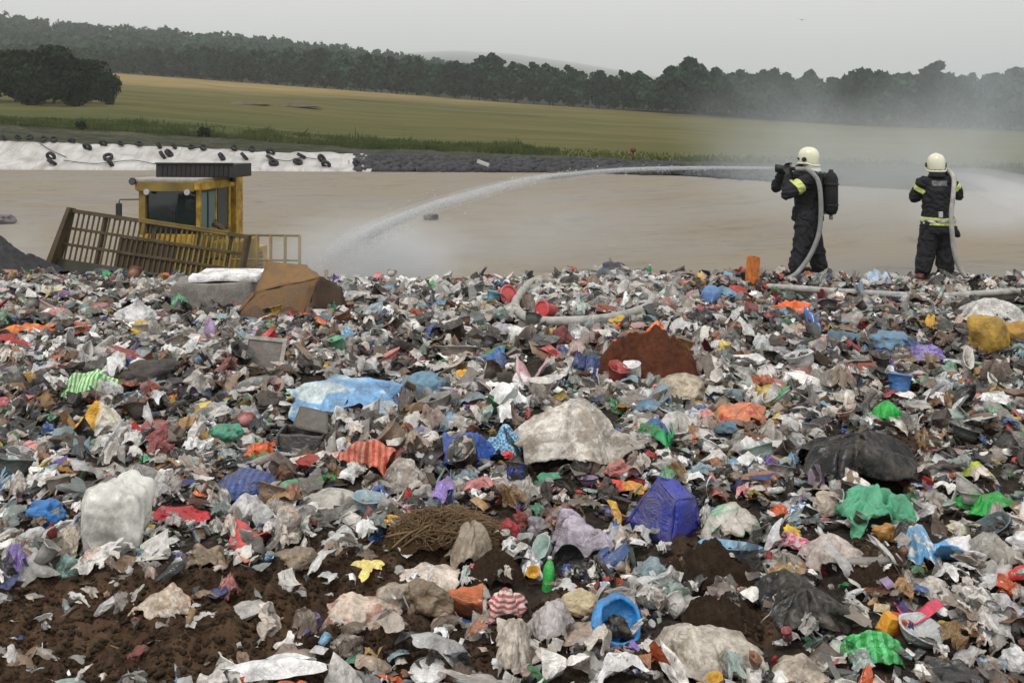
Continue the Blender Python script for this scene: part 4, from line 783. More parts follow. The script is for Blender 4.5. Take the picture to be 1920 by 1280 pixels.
panel('side', [(wd*.18, -.25, 0), (wd*.5, .25, 0), (wd*.46, .35, Hh*.62), (wd*.33, -.1, Hh*.96)], M_crd3, r, seed=3, amp=.03)
panel('back', [(-wd*.4, .35, 0), (wd*.5, .45, 0), (wd*.46, .35, Hh*.62), (-wd*.34, .4, Hh*.6)], M_crd3, r, seed=4, amp=.02)
panel('flap', [(-wd*.34, .15, Hh*.55), (wd*.33, -.1, Hh*.97), (wd*.12, .35, Hh*1.06), (-wd*.3, .5, Hh*1.12)], M_crd2, r, seed=5, amp=.02)
panel('flap', [(-wd*.5, -.1, 0.02), (-wd*.34, .15, Hh*.55), (-wd*.42, .4, Hh*.5), (-wd*.55, .2, .0)], M_crd, r, seed=6, amp=.02)
# grey mattress with white top
r, wd, d, hh = root_at('mattress', (325, 520, 475, 590), .7, 'grey mattress with a white top lying left of the big brown box', 'mattress', 'grey mattress')
bm = bmesh.new(); add_box(bm, (0, 0, hh*.42), (wd, d, hh*.8), bev=.05); bumpy(bm, .035, 2.2, 8, 4); bmesh_obj('body', bm, film('#7d7a76', trans=0, dirt=.4, rough=.9), r, smooth=True)
bm = bmesh.new(); add_box(bm, (wd*.12, d*.05, hh*.9), (wd*.85, d*.92, hh*.16), bev=.03); bumpy(bm, .03, 2.5, 9, 4); bmesh_obj('cover', bm, film('#dcdcda', trans=.05, dirt=.2, rough=.8), r, smooth=True)
# knotted bag with two ears
r, wd, d, hh = root_at('knotted_bag', (205, 570, 285, 620), .8, 'white carrier bag tied with two upright ears left of the grey mattress', 'bag', 'knotted white bag')
V, Fs = scaled(g_bag(77, 5, .25, .3, True), wd, d, hh*1.1); link('body', mesh_np('body', V, Fs, True), W1, r)
for s in (-1, 1):
    V, Fs = scaled(g_sheet(70+s, 14, .4, .2, .2, .2), wd*.2, .03, hh*.75); V = V[:, [0, 2, 1]]; V[:, 1], V[:, 2] = V[:, 2]*.6, V[:, 1]; o = link('handle', mesh_np('handle', V, Fs, True), W1, r, (s*wd*.13+wd*.12, 0, hh*.95), (0, s*.3, 0)); md = o.modifiers.new('thick', 'SOLIDIFY'); md.thickness = .01
# royal blue crate
r, wd, d, hh = root_at('crate', (1180, 915, 1328, 1040), .75, 'royal blue plastic crate standing on its corner right of the lavender grey bag', 'crate', 'royal blue crate')
M_blu = film('#26329a', trans=.02, dirt=.10, rough=.4); M_blu2 = film('#1d2577', trans=.02, dirt=.15, rough=.45); A, B_, C_, T_ = (-wd*.5, .05, hh*.25), (wd*.02, -d*.35, 0), (wd*.5, .1, hh*.12), (-wd*.08, .05, hh*1.0)
panel('side', [A, B_, (wd*.12, -d*.2, hh*.72), T_], M_blu2, r, .008, .012, 3, 4); panel('side', [B_, C_, (wd*.44, .12, hh*.6), (wd*.12, -d*.2, hh*.72)], M_blu, r, .008, .012, 4, 4)
panel('bottom', [T_, (wd*.12, -d*.2, hh*.72), (wd*.44, .12, hh*.6), (wd*.2, d*.4, hh*.85)], M_blu, r, .008, .01, 5, 4); panel('side', [A, T_, (wd*.2, d*.4, hh*.85), (-wd*.2, d*.5, .1)], M_blu2, r, .008, .012, 6, 4); panel('side', [C_, (wd*.3, d*.5, .05), (wd*.2, d*.4, hh*.85), (wd*.44, .12, hh*.6)], M_blu2, r, .008, .012, 7, 4)
# blue open bag / bowl
r, wd, d, hh = root_at('open_bag', (1104, 1143, 1212, 1228), .75, 'open sky blue plastic bag with a dark mouth left of the big off white sack', 'bag', 'open sky blue bag')
bm = bmesh.new(); lathe(bm, [(.02, -.30), (.32, -.28), (.46, -.1), (.5, .1), (.43, .22), (.38, .24), (.36, .18), (.40, .05), (.36, -.12), (.2, -.2), (.01, -.2)], 32, .05, 5, False)
bmesh.ops.scale(bm, vec=(wd, wd*.9, wd*.7), verts=bm.verts); bmesh_obj('body', bm, film('#2c86c8', trans=.15, dirt=.08, rough=.3), r, (0, 0, hh*.5), (1.0, .12, .4))
V, Fs = scaled(g_bag(41, 4, .4), wd*.5, wd*.4, wd*.35); link('contents', mesh_np('contents', V, Fs, True), BLK2, r, (0, -.02, hh*.25))
# black bowl, white disc, dark open box, picture frame, blue bucket, red tubs, orange tube, green bottle
def lathe_hero(name, cat, box, prof, mat, label, short, rot, parts=(), depth=.8, sz=1.0, up=.5, dent=.04, sink=.05):
    r, wd, d, hh = root_at(name, box, depth, label, cat, short, 0, sink); bm = bmesh.new(); lathe(bm, prof, 26, dent, int(box[0])); bmesh.ops.scale(bm, vec=(wd*sz,)*3, verts=bm.verts); bmesh_obj('body', bm, mat, r, (0, 0, hh*up), rot)
    for nm, pr, mt in parts:
        bm = bmesh.new(); lathe(bm, pr, 26, 0, 1); bmesh.ops.scale(bm, vec=(wd*sz,)*3, verts=bm.verts); bmesh_obj(nm, bm, mt, r, (0, 0, hh*up), rot)
    return r
bowl = [(.02, -.12), (.3, -.1), (.45, .05), (.5, .12), (.52, .12), (.5, .08), (.4, .0), (.28, -.06), (.02, -.07)]
lathe_hero('bowl', 'bowl', (1040, 1030, 1092, 1095), bowl, BLK, 'black plastic bowl tipped on edge against the lavender grey bag', 'black bowl', (1.25, .3, 0), [('base', [(.02, -.16), (.2, -.15), (.2, -.1)], BLK2)], sz=1.1)
lathe_hero('lid', 'lid', (768, 1254, 834, 1290), [(.02, -.03), (.47, -.03), (.5, 0), (.47, .05), (.3, .07), (.02, .075)], film('#dfdfdc', trans=0, dirt=.05, rough=.4), 'round white plastic lid at the bottom edge of the picture', 'round white lid', (.25, 0, 0), [('rim', [(.49, -.03), (.53, -.02), (.53, .015), (.49, .03)], film('#cfcfcc', trans=0, dirt=.1))])
buck = [(.02, -.5), (.36, -.5), (.4, -.1), (.46, .45), (.5, .47), (.48, .5), (.43, .48), (.36, -.1), (.33, -.45), (.02, -.46)]
lathe_hero('bucket', 'bucket', (1668, 706, 1714, 762), buck, film('#2c6cab', trans=.05, dirt=.15), 'blue plastic bucket standing in rubbish above the bright green wrapper', 'blue bucket', (-.2, .15, 0), [('rim', [(.47, .46), (.54, .44), (.54, .5), (.47, .52)], film('#3f7fc0', trans=0, dirt=.1))], up=.45)
lathe_hero('tub', 'tub', (914, 543, 972, 584), buck, film('#a81f26', trans=.05, dirt=.3), 'bright red tub lying on its side left of the hose loop', 'red tub left of hose', (1.3, .2, .6), [('rim', [(.47, .46), (.54, .44), (.54, .5), (.47, .52)], film('#c8474a', trans=0, dirt=.1))], sz=.62)
lathe_hero('tub', 'tub', (1000, 572, 1054, 606), buck, film('#b01c26', trans=.05, dirt=.15), 'dark red tub lying inside the hose loop', 'red tub inside hose loop', (1.35, -.3, -.7), [('rim', [(.47, .46), (.54, .44), (.54, .5), (.47, .52)], film('#b8343a', trans=0, dirt=.1))], sz=.6)
bot = [(.02, -1.0), (.3, -1.0), (.33, -.9), (.33, .3), (.28, .5), (.12, .75), (.1, .8), (.1, .98), (.02, .98)]
lathe_hero('bottle', 'bottle', (1010, 1050, 1048, 1114), bot, film('#3fae54', trans=.35, dirt=.08, rough=.2), 'small green plastic bottle standing left of the black bowl', 'small green bottle', (-.25, .1, 0), [('cap', [(.13, .8), (.13, 1.0), (.02, 1.01)], W1)], sz=.85, up=.42, dent=.06)
lathe_hero('bottle', 'bottle', (1205, 488, 1228, 516), bot, film('#2f9a6a', trans=.35, dirt=.1, rough=.2), 'green plastic bottle upright on the crest right of the dark navy cloth', 'green bottle on crest', (.1, .2, 0), [('cap', [(.13, .8), (.13, 1.0), (.02, 1.01)], W1)], sz=.7, up=.45)
r, wd, d, hh = root_at('square_tube', (1399, 497, 1424, 548), .9, 'orange square cardboard tube standing upright on the crest left of the first firefighter', 'tube', 'orange tube')
bm = bmesh.new(); s = wd*.36
for a, b, c, e in [(-s, -s, s, -s), (s, -s, s, s), (s, s, -s, s), (-s, s, -s, -s)]:
    bm.faces.new([bm.verts.new(p) for p in [(a, b, 0), (c, e, 0), (c, e, hh*1.05), (a, b, hh*1.05)]])
bmesh.ops.remove_doubles(bm, verts=bm.verts, dist=1e-4); bumpy(bm, .006, 7, 3, 4); o = bmesh_obj('body', bm, film('#c5701f', '#a85a18', 'blotch', trans=0, dirt=.15, rough=.7), r, rot=(.04, .03, .35)); md = o.modifiers.new('t', 'SOLIDIFY'); md.thickness = .008
bm = bmesh.new(); add_box(bm, (0, 0, hh*.2), (wd*.8, wd*.8, hh*.06)); bmesh_obj('band', bm, film('#8f4a14', trans=0, dirt=.2), r, rot=(.04, .03, .35))
r, wd, d, hh = root_at('picture_frame', (444, 654, 524, 704), .5, 'grey rectangular frame leaning in rubbish above the light blue tarpaulin', 'frame', 'grey frame')
fr = film('#8f8c86', trans=0, dirt=.3, rough=.6); W_, Hf = wd, hh*1.25; bm = bmesh.new(); b_ = .035
for c, s in [((0, 0, b_/2), (W_, .03, b_)), ((0, 0, Hf-b_/2), (W_, .03, b_)), ((-W_/2+b_/2, 0, Hf/2), (b_, .03, Hf-2*b_)), ((W_/2-b_/2, 0, Hf/2), (b_, .03, Hf-2*b_))]: add_box(bm, c, s, bev=.004)
bmesh_obj('border', bm, fr, r, rot=(-.55, .12, .1)); bm = bmesh.new(); add_box(bm, (0, .004, Hf/2), (W_-2*b_, .012, Hf-2*b_)); bmesh_obj('panel', bm, film('#55514b', trans=0, dirt=.4, rough=.5), r, rot=(-.55, .12, .1))
r, wd, d, hh = root_at('dark_box', (512, 790, 615, 866), .7, 'open dark grey plastic box with a raised flap below the light blue tarpaulin', 'box', 'open dark box')
MD = film('#2b2b2d', trans=0, dirt=.25, rough=.45); MD2 = film('#4c4945', trans=0, dirt=.3, rough=.5)
panel('front', [(-wd*.45, -d*.3, 0), (wd*.35, -d*.4, 0), (wd*.4, -d*.35, hh*.5), (-wd*.42, -d*.25, hh*.5)], MD, r, seed=3); panel('side', [(wd*.35, -d*.4, 0), (wd*.5, d*.4, 0), (wd*.5, d*.4, hh*.55), (wd*.4, -d*.35, hh*.5)], MD, r, seed=4); panel('back', [(-wd*.4, d*.5, 0), (wd*.5, d*.4, 0), (wd*.5, d*.4, hh*.55), (-wd*.38, d*.5, hh*.55)], MD, r, seed=5); panel('side', [(-wd*.45, -d*.3, 0), (-wd*.4, d*.5, 0), (-wd*.38, d*.5, hh*.55), (-wd*.42, -d*.25, hh*.5)], MD, r, seed=6)
panel('flap', [(-wd*.2, d*.0, hh*.62), (wd*.5, -d*.3, hh*.5), (wd*.42, d*.2, hh*.95), (-wd*.12, d*.4, hh*1.05)], MD2, r, seed=7)
r, wd, d, hh = root_at('small_box', (1640, 1158, 1694, 1206), .8, 'small orange box left of the pink red book cover', 'box', 'small orange box', .5)
bm = bmesh.new(); add_box(bm, (0, 0, hh*.5), (wd*.8, wd*.45, hh*.85), bev=.004); bumpy(bm, .008, 7, 2, 3); bmesh_obj('body', bm, film('#c98a1f', '#a8421f', 'half', trans=0, dirt=.15, rough=.5), r, rot=(.3, .3, 0)); bm = bmesh.new(); bm.faces.new([bm.verts.new(p) for p in [(-wd*.4, wd*.2, 0), (wd*.4, wd*.2, 0), (wd*.4, wd*.3, hh*.3), (-wd*.4, wd*.3, hh*.3)]]); o = bmesh_obj('flap', bm, film('#d8c9a5', trans=0, dirt=.2), r, (0, 0, hh*.8), (.3, .3, 0)); md = o.modifiers.new('t', 'SOLIDIFY'); md.thickness = .004
# heaps of soil and straw
def heap(name, cat, box, mat, label, short, depth=.8, rough=.35, fibre=None, seed=1, lumps=9.0):
    loc, wd, d, hh = place(*box, depth=depth); n = 70; g = np.linspace(-1, 1, n); U, W = np.meshgrid(g, g, indexing='ij'); u, v = U.ravel(), W.ravel(); r_ = np.sqrt(u*u+v*v); p = np.stack([u*wd, v*d, 0*u], 1)
    hh = min(hh, .3*wd); z = hh*np.clip(1.05-r_**2.0, -.3, 1)*(1+.45*fbm(p*3+seed, seed, 4))+.05*np.abs(fbm(p*lumps, seed+2, 5)); V = np.stack([u*wd*.55, v*d*.55, z], 1); mats = [mat]
    o = link(name, mesh_np(name, V, [grid_faces(n, n)], True), mat, None, loc); tag(o, label, cat); HERO.append((*box, short)); return o, wd, d, hh
def earth_mat(name, a, b2, c3, sc=20):
    m, t, b, o = nt(name); v = coords(t); n1 = noise(t, v, sc, 6, .72); n2 = noise(t, v, sc*.25, 4, .6); c = ramp(t, n1, [(.3, a), (.55, b2), (.75, c3)]).outputs[0]; c = mix(t, ramp(t, n2, [(.4, (0, 0, 0)), (.7, (.6, .6, .6))]).outputs[0], c, a)
    t.links.new(c, b.inputs['Base Color']); b.inputs['Roughness'].default_value = 1; b.inputs['Specular IOR Level'].default_value = .08; bump(t, b, n1, 1, .05); return m
M_rust = earth_mat('rusty_earth', (.055, .02, .012, 1), (.13, .048, .026, 1), (.21, .085, .05, 1))
heap('rusty_heap', 'heap', (1125, 634, 1345, 728), M_rust, 'heap of rusty red brown crumbs right of the maroon cloth', 'rusty brown heap', .7, seed=3, lumps=6)
heap('rusty_heap', 'heap', (1030, 652, 1112, 712), M_rust, 'small rusty brown heap just below the maroon cloth', 'small rusty heap', .7, seed=5)
M_straw0 = earth_mat('straw_bed', (.04, .026, .015, 1), (.11, .07, .035, 1), (.2, .135, .07, 1), 30)
r, wd, d, hh = root_at('straw_heap', (720, 920, 935, 1065), .55, 'heap of dry yellow brown straw and stalks on dark soil in the middle', 'straw', 'straw heap')
def straw(r, wd, d, hh):
    n = 60; g = np.linspace(-1, 1, n); U, W = np.meshgrid(g, g, indexing='ij'); u, v = U.ravel(), W.ravel(); p = np.stack([u*wd, v*d, 0*u], 1); hh = min(hh, .22*wd); top = lambda u, v: hh*.8*np.clip(1-(u*u+v*v)**.8, -.2, 1)
    z = top(u, v)*(1+.4*fbm(p*4, 3, 3))+.03*np.abs(fbm(p*12, 5, 3)); link('bed', mesh_np('bed', np.stack([u*wd*.5, v*d*.5, z], 1), [grid_faces(n, n)], True), M_straw0, r)
    r_ = np.random.default_rng(11); bm = bmesh.new()
    for k in range(1000):
        a = r_.random()*6.28; q = math.sqrt(r_.random())*.95; u, v = math.cos(a)*q, math.sin(a)*q; z = float(top(np.array(u), np.array(v)))+r_.random()*.05; l = .04+.13*r_.random(); b = r_.normal()*.7+(2.2 if u < 0 else .5); e = r_.normal()*.25-.1
        p0 = Vector((u*wd*.5, v*d*.5, max(z, .0))); dv = Vector((math.cos(b)*math.cos(e), math.sin(b)*math.cos(e), math.sin(e)))*l
        add_tube(bm, [p0-dv*.5, p0+Vector((0, 0, .02*r_.random())), p0+dv*.5], (.0010+.0016*r_.random()), 3, False)
    for k, (x0, x1, zz0, zz1) in enumerate([(-.45, -.1, -.05, .75), (-.38, .0, -.1, .7), (-.3, -.05, .1, .85), (-.15, .35, .55, .25), (-.5, -.2, .2, .5), (.1, .42, .7, .2)]):
        add_tube(bm, spline([(x0*wd, -d*.45+.02*k, zz0*hh), ((x0+x1)/2*wd, -d*.42, (zz0+zz1)/2*hh+.03), (x1*wd, -d*.2, zz1*hh)], 4), .005, 4)
    bmesh_obj('stalks', bm, plain('straw', (.19, .12, .06, 1), .9, spot=.4, scale=6), r)
straw(r, wd, d, hh); bpy.data.objects['stalks']['kind'] = 'stuff'
M_clod = earth_mat('dark_clods', (.026, .017, .012, 1), (.060, .040, .027, 1), (.11, .075, .05, 1), 26)
for box, lb, sh in [((1262, 1000, 1420, 1140), 'dark heap of wet soil below the pale packet', 'dark soil heap'), ((1600, 1040, 1700, 1120), 'dark tangled clump of soil and roots below the turquoise green bag', 'soil clump'), ((1290, 1140, 1420, 1205), 'dark soil lump left of the lower black bin bag', 'soil lump'), ((880, 1030, 985, 1110), 'dark soil lump between the limp grey brown bag and the silvery wrapper', 'lump by silvery wrapper')]:
    heap('soil_heap', 'heap', box, M_clod, lb, sh, .7, seed=int(box[0]), lumps=10)
# ================================================================== countable loose rubbish, labelled by what lies beside it
HB = np.array([[h[0], h[1], h[2], h[3]] for h in HERO if not ('heap' in h[4] or 'lump' in h[4] or 'clump' in h[4])], float)
def hits_hero(px, py, rx, ry):
    w_ = HB[:, 2]-HB[:, 0]; h_ = HB[:, 3]-HB[:, 1]
    return bool(np.any((px+rx > HB[:, 0]+.2*w_) & (px-rx < HB[:, 2]-.2*w_) & (py+ry*.3 > HB[:, 1]+.05*h_) & (py-ry < HB[:, 3]-.14*h_)))
def in_hero(px, py, shrink=.08):
    w_ = HB[:, 2]-HB[:, 0]; h_ = HB[:, 3]-HB[:, 1]
    return bool(np.any((px > HB[:, 0]+shrink*w_) & (px < HB[:, 2]-shrink*w_) & (py > HB[:, 1]+.02*h_) & (py < HB[:, 3]-.16*h_)))
LM = [(h[4], (h[0]+h[2])/2, (h[1]+h[3])/2, h[0], h[1], h[2], h[3]) for h in HERO]
LM += [('machine blade', 280, 500, 100, 470, 460, 505), ('first firefighter', 1512, 500, 1475, 480, 1553, 512), ('second firefighter', 1758, 505, 1716, 480, 1800, 515), ('hose loop', 1095, 590, 965, 530, 1222, 612), ('hose on the right', 1700, 552, 1500, 545, 1900, 560)]
CNAME = {'white': ['#d4d0cb', '#e2e0dd'], 'grey': ['#b9b4ae', '#a49c94', '#7f8a88'], 'cream': ['#c6bbb0'], 'pinkish': ['#bfa9a0', '#d98f8c'], 'brown': ['#9c8877', '#6e6055', '#8a5a3c'], 'black': ['#26252a', '#343a3c'], 'pale green': ['#a9bab5', '#6fae8a'], 'pale blue': ['#8fa9b0', '#7fb0d0'], 'red': ['#c23a35', '#a8454a'], 'blue': ['#3d6fb5', '#2f4a86'], 'green': ['#2f9a58'], 'yellow': ['#d6a52c', '#e2c86a'], 'orange': ['#d5652b'], 'purple': ['#7a62a8'], 'tan': ['#a6814f']}
CW = {'white': 30, 'grey': 30, 'cream': 14, 'pinkish': 6, 'brown': 18, 'black': 15, 'pale green': 4, 'pale blue': 4, 'red': 3.6, 'blue': 3.2, 'green': 1.8, 'yellow': 2.2, 'orange': 1.8, 'purple': 1.2, 'tan': 6}
KINDS = [('plastic_bag', 'plastic bag', 'bag', 17), ('plastic_sheet', 'sheet of film', 'plastic film', 26), ('food_packet', 'food packet', 'packet', 14), ('wrapper', 'torn wrapper', 'wrapper', 18), ('plastic_bottle', 'plastic bottle', 'bottle', 9), ('card_piece', 'piece of card', 'card', 15), ('rag', 'rag', 'rag', 6), ('plastic_cup', 'plastic cup', 'cup', 7), ('plastic_strip', 'plastic strip', 'strip', 7)]
MSH = {}
M_if = shared_film('loose_film', .28, .2, .16, False, spec=.75, bstr=.4); M_ic = shared_film('clear_film', .18, .0, .1, False, spec=.7, clear=.5, bstr=.5); M_io = shared_film('loose_card', .65, .0, .3, False); M_ib = shared_film('loose_bottle', .22, .35, .3, False)
def lib(kind, k):
    key = (kind, k % 7)
    if key not in MSH:
        s = 900+13*(k % 7)
        g = {'plastic_bag': lambda: g_sheet(s+2, 28, .9, .35, .75, .4, .9, lvl=k % 2 == 0), 'plastic_sheet': lambda: g_sheet(s, 24, .6, .4, .25, .3, .7, terms=3, aniso=.5), 'food_packet': lambda: g_pouch(s, 13), 'wrapper': lambda: g_sheet(s+5, 16, 1.0, .35, .4, .35, 1.2), 'plastic_bottle': lambda: g_bottle(s, 14), 'card_piece': lambda: g_card(s, 8), 'rag': lambda: g_sheet(s+4, 26, .9, .4, .6, .5, 1.3), 'plastic_cup': lambda: g_cup(s, 16), 'plastic_strip': lambda: g_strip(s, 20, .22)}[kind]()
        V, Fs = g; V = V-[0, 0, V[:, 2].min()]; me = mesh_np(kind, V, Fs, kind in ('plastic_bottle', 'plastic_cup', 'rag', 'plastic_sheet') or (kind == 'plastic_bag' and k % 2 == 0)); me.materials.append(M_io if kind in ('card_piece', 'rag') else M_ib if kind == 'plastic_bottle' else M_ic if (kind == 'plastic_sheet' and k % 7 in (1, 3, 4)) or (kind == 'plastic_bag' and k % 7 in (2, 4)) else M_if); MSH[key] = me
    return MSH[key]
CAPM = None
def cap_mesh():
    global CAPM
    if CAPM is None:
        bm = bmesh.new(); lathe(bm, [(.065, 0), (.07, .01), (.07, .1), (.06, .11), (.001, .11)], 12); CAPM = bpy.data.meshes.new('cap'); bm.to_mesh(CAPM); bm.free(); CAPM.materials.append(M_if)
    return CAPM
HOSES = [[(1040, 520), (1000, 530), (978, 552), (966, 578), (985, 600), (1020, 608), (1080, 608), (1140, 603), (1190, 592), (1216, 578), (1222, 562), (1205, 548)], [(1440, 540), (1500, 545), (1560, 549), (1620, 553), (1690, 557), (1760, 558), (1830, 555), (1900, 551), (1990, 549)]]
HP = np.array([(a[0]+(b[0]-a[0])*t, a[1]+(b[1]-a[1])*t) for q in HOSES for a, b in zip(q, q[1:]) for t in np.linspace(0, 1, 12)])
def on_hose(px, py, r): return bool(np.any((np.abs(HP[:, 0]-px) < r) & (py-HP[:, 1] > -4) & (py-HP[:, 1] < r*1.2+6)))
used = {}; placed = []
r1 = random.Random(12); cn = list(CW); cw = [CW[c] for c in cn]; kw_ = [k[3] for k in KINDS]; tries = 0; n_ind = 0; cnt = {}
def side(dx, dy, w_, h_):
    ax, ay = dx/max(w_, 40), dy/max(h_, 30)
    if abs(ax) > abs(ay)*1.15: return 'right of' if dx > 0 else 'left of'
    return 'in front of' if dy > 0 else 'behind'
BIG = {'plastic_bag': (.13, .26), 'plastic_sheet': (.15, .32), 'food_packet': (.10, .2), 'wrapper': (.10, .2), 'plastic_bottle': (.18, .27), 'card_piece': (.12, .26), 'rag': (.12, .24), 'plastic_cup': (.07, .11), 'plastic_strip': (.18, .4)}
while tries < 14000 and n_ind < 980:
    tries += 1
    px = r1.uniform(-10, 1930); py = 515+765*r1.random()**1.15
    h = hit(px, py)
    if h is None or in_hero(px, py, -.02): continue
    if r1.random() < float(soil_amt(np.array([px]), np.array([py]))[0])*.97: continue
    if any(abs(px-a) < 13 and abs(py-b) < 9 for a, b in placed[-400:]): continue
    ki, kp, kc, _ = r1.choices(KINDS, kw_)[0]
    if cnt.get(ki, 0) >= 280: continue
    c = r1.choices(cn, cw)[0]
    lo, hi = BIG[ki]; size = lo+(hi-lo)*r1.random()**1.6; spx = size/h[1]*F
    size *= .74*min(1.0, max(.62, h[1]/7.0)); spx = size/h[1]*F
    if spx < 12: size *= 12/spx; spx = 12
    if hits_hero(px, py, spx*.4, spx*.55) or on_hose(px, py, spx*.5+4): continue
    sw = 'small' if size < lo+.3*(hi-lo) else 'large' if size > lo+.62*(hi-lo) else ''
    best = sorted(LM, key=lambda L: max(0, L[3]-px, px-L[5])+1.2*max(0, L[4]-py, py-L[6]))[:3]; lab = None
    for L in best:
        dist = math.hypot(max(0, L[3]-px, px-L[5]), max(0, L[4]-py, py-L[6]))
        if dist > 130: continue
        s_ = side(px-L[1], py-L[2], L[5]-L[3], L[6]-L[4]); key = (c, ki, s_, L[0])
        if key in used: continue
        near = 'just ' if dist < 28 and s_ != 'in front of' else ''
        lab = ' '.join(f"{sw} {c} {kp} {near}{s_} the {L[0]}".split())
        if not 4 <= len(lab.split()) <= 16: lab = None; continue
        used[key] = 1; break
    if not lab: continue
    o = link(ki, lib(ki, r1.randrange(7))); placed.append((px, py)); n_ind += 1; cnt[ki] = cnt.get(ki, 0)+1
    f = {'plastic_bag': (1, .85, .75), 'plastic_sheet': (1, 1, .55), 'food_packet': (1, 1, 1), 'wrapper': (1, .9, .8), 'plastic_bottle': (.9,)*3, 'card_piece': (1, 1, 1), 'rag': (1, .8, .6), 'plastic_cup': (.9,)*3, 'plastic_strip': (1, 1, 1)}[ki]
    o.scale = tuple(size*a*r1.uniform(.85, 1.15) for a in f); tl = .55 if ki not in ('plastic_cup',) else 1.2
    o.rotation_euler = (r1.gauss(.12, tl*.5), r1.gauss(0, tl*.5), r1.uniform(0, 6.28)); o.location = (h[0], h[1], h[2]+r1.uniform(.01, .06))
    q = alb(r1.choice(CNAME[c]), 1.12); v_ = r1.uniform(.75, 1.3); o.color = (q[0]*v_, q[1]*v_, q[2]*v_, 1)
    if ki == 'plastic_bottle': cp = link('cap', cap_mesh(), None, o, (.46, 0, .15), (0, 1.57, 0)); cp.color = (*alb(r1.choice(['#d8d8d8', '#2f4a86', '#c23a35']))[:3], 1)
    tag(o, lab, kc, kp+'s among the rubbish' if not kp.endswith('film') else 'sheets of film among the rubbish')
print('INDIVIDUALS', n_ind, cnt, 'tries', tries)

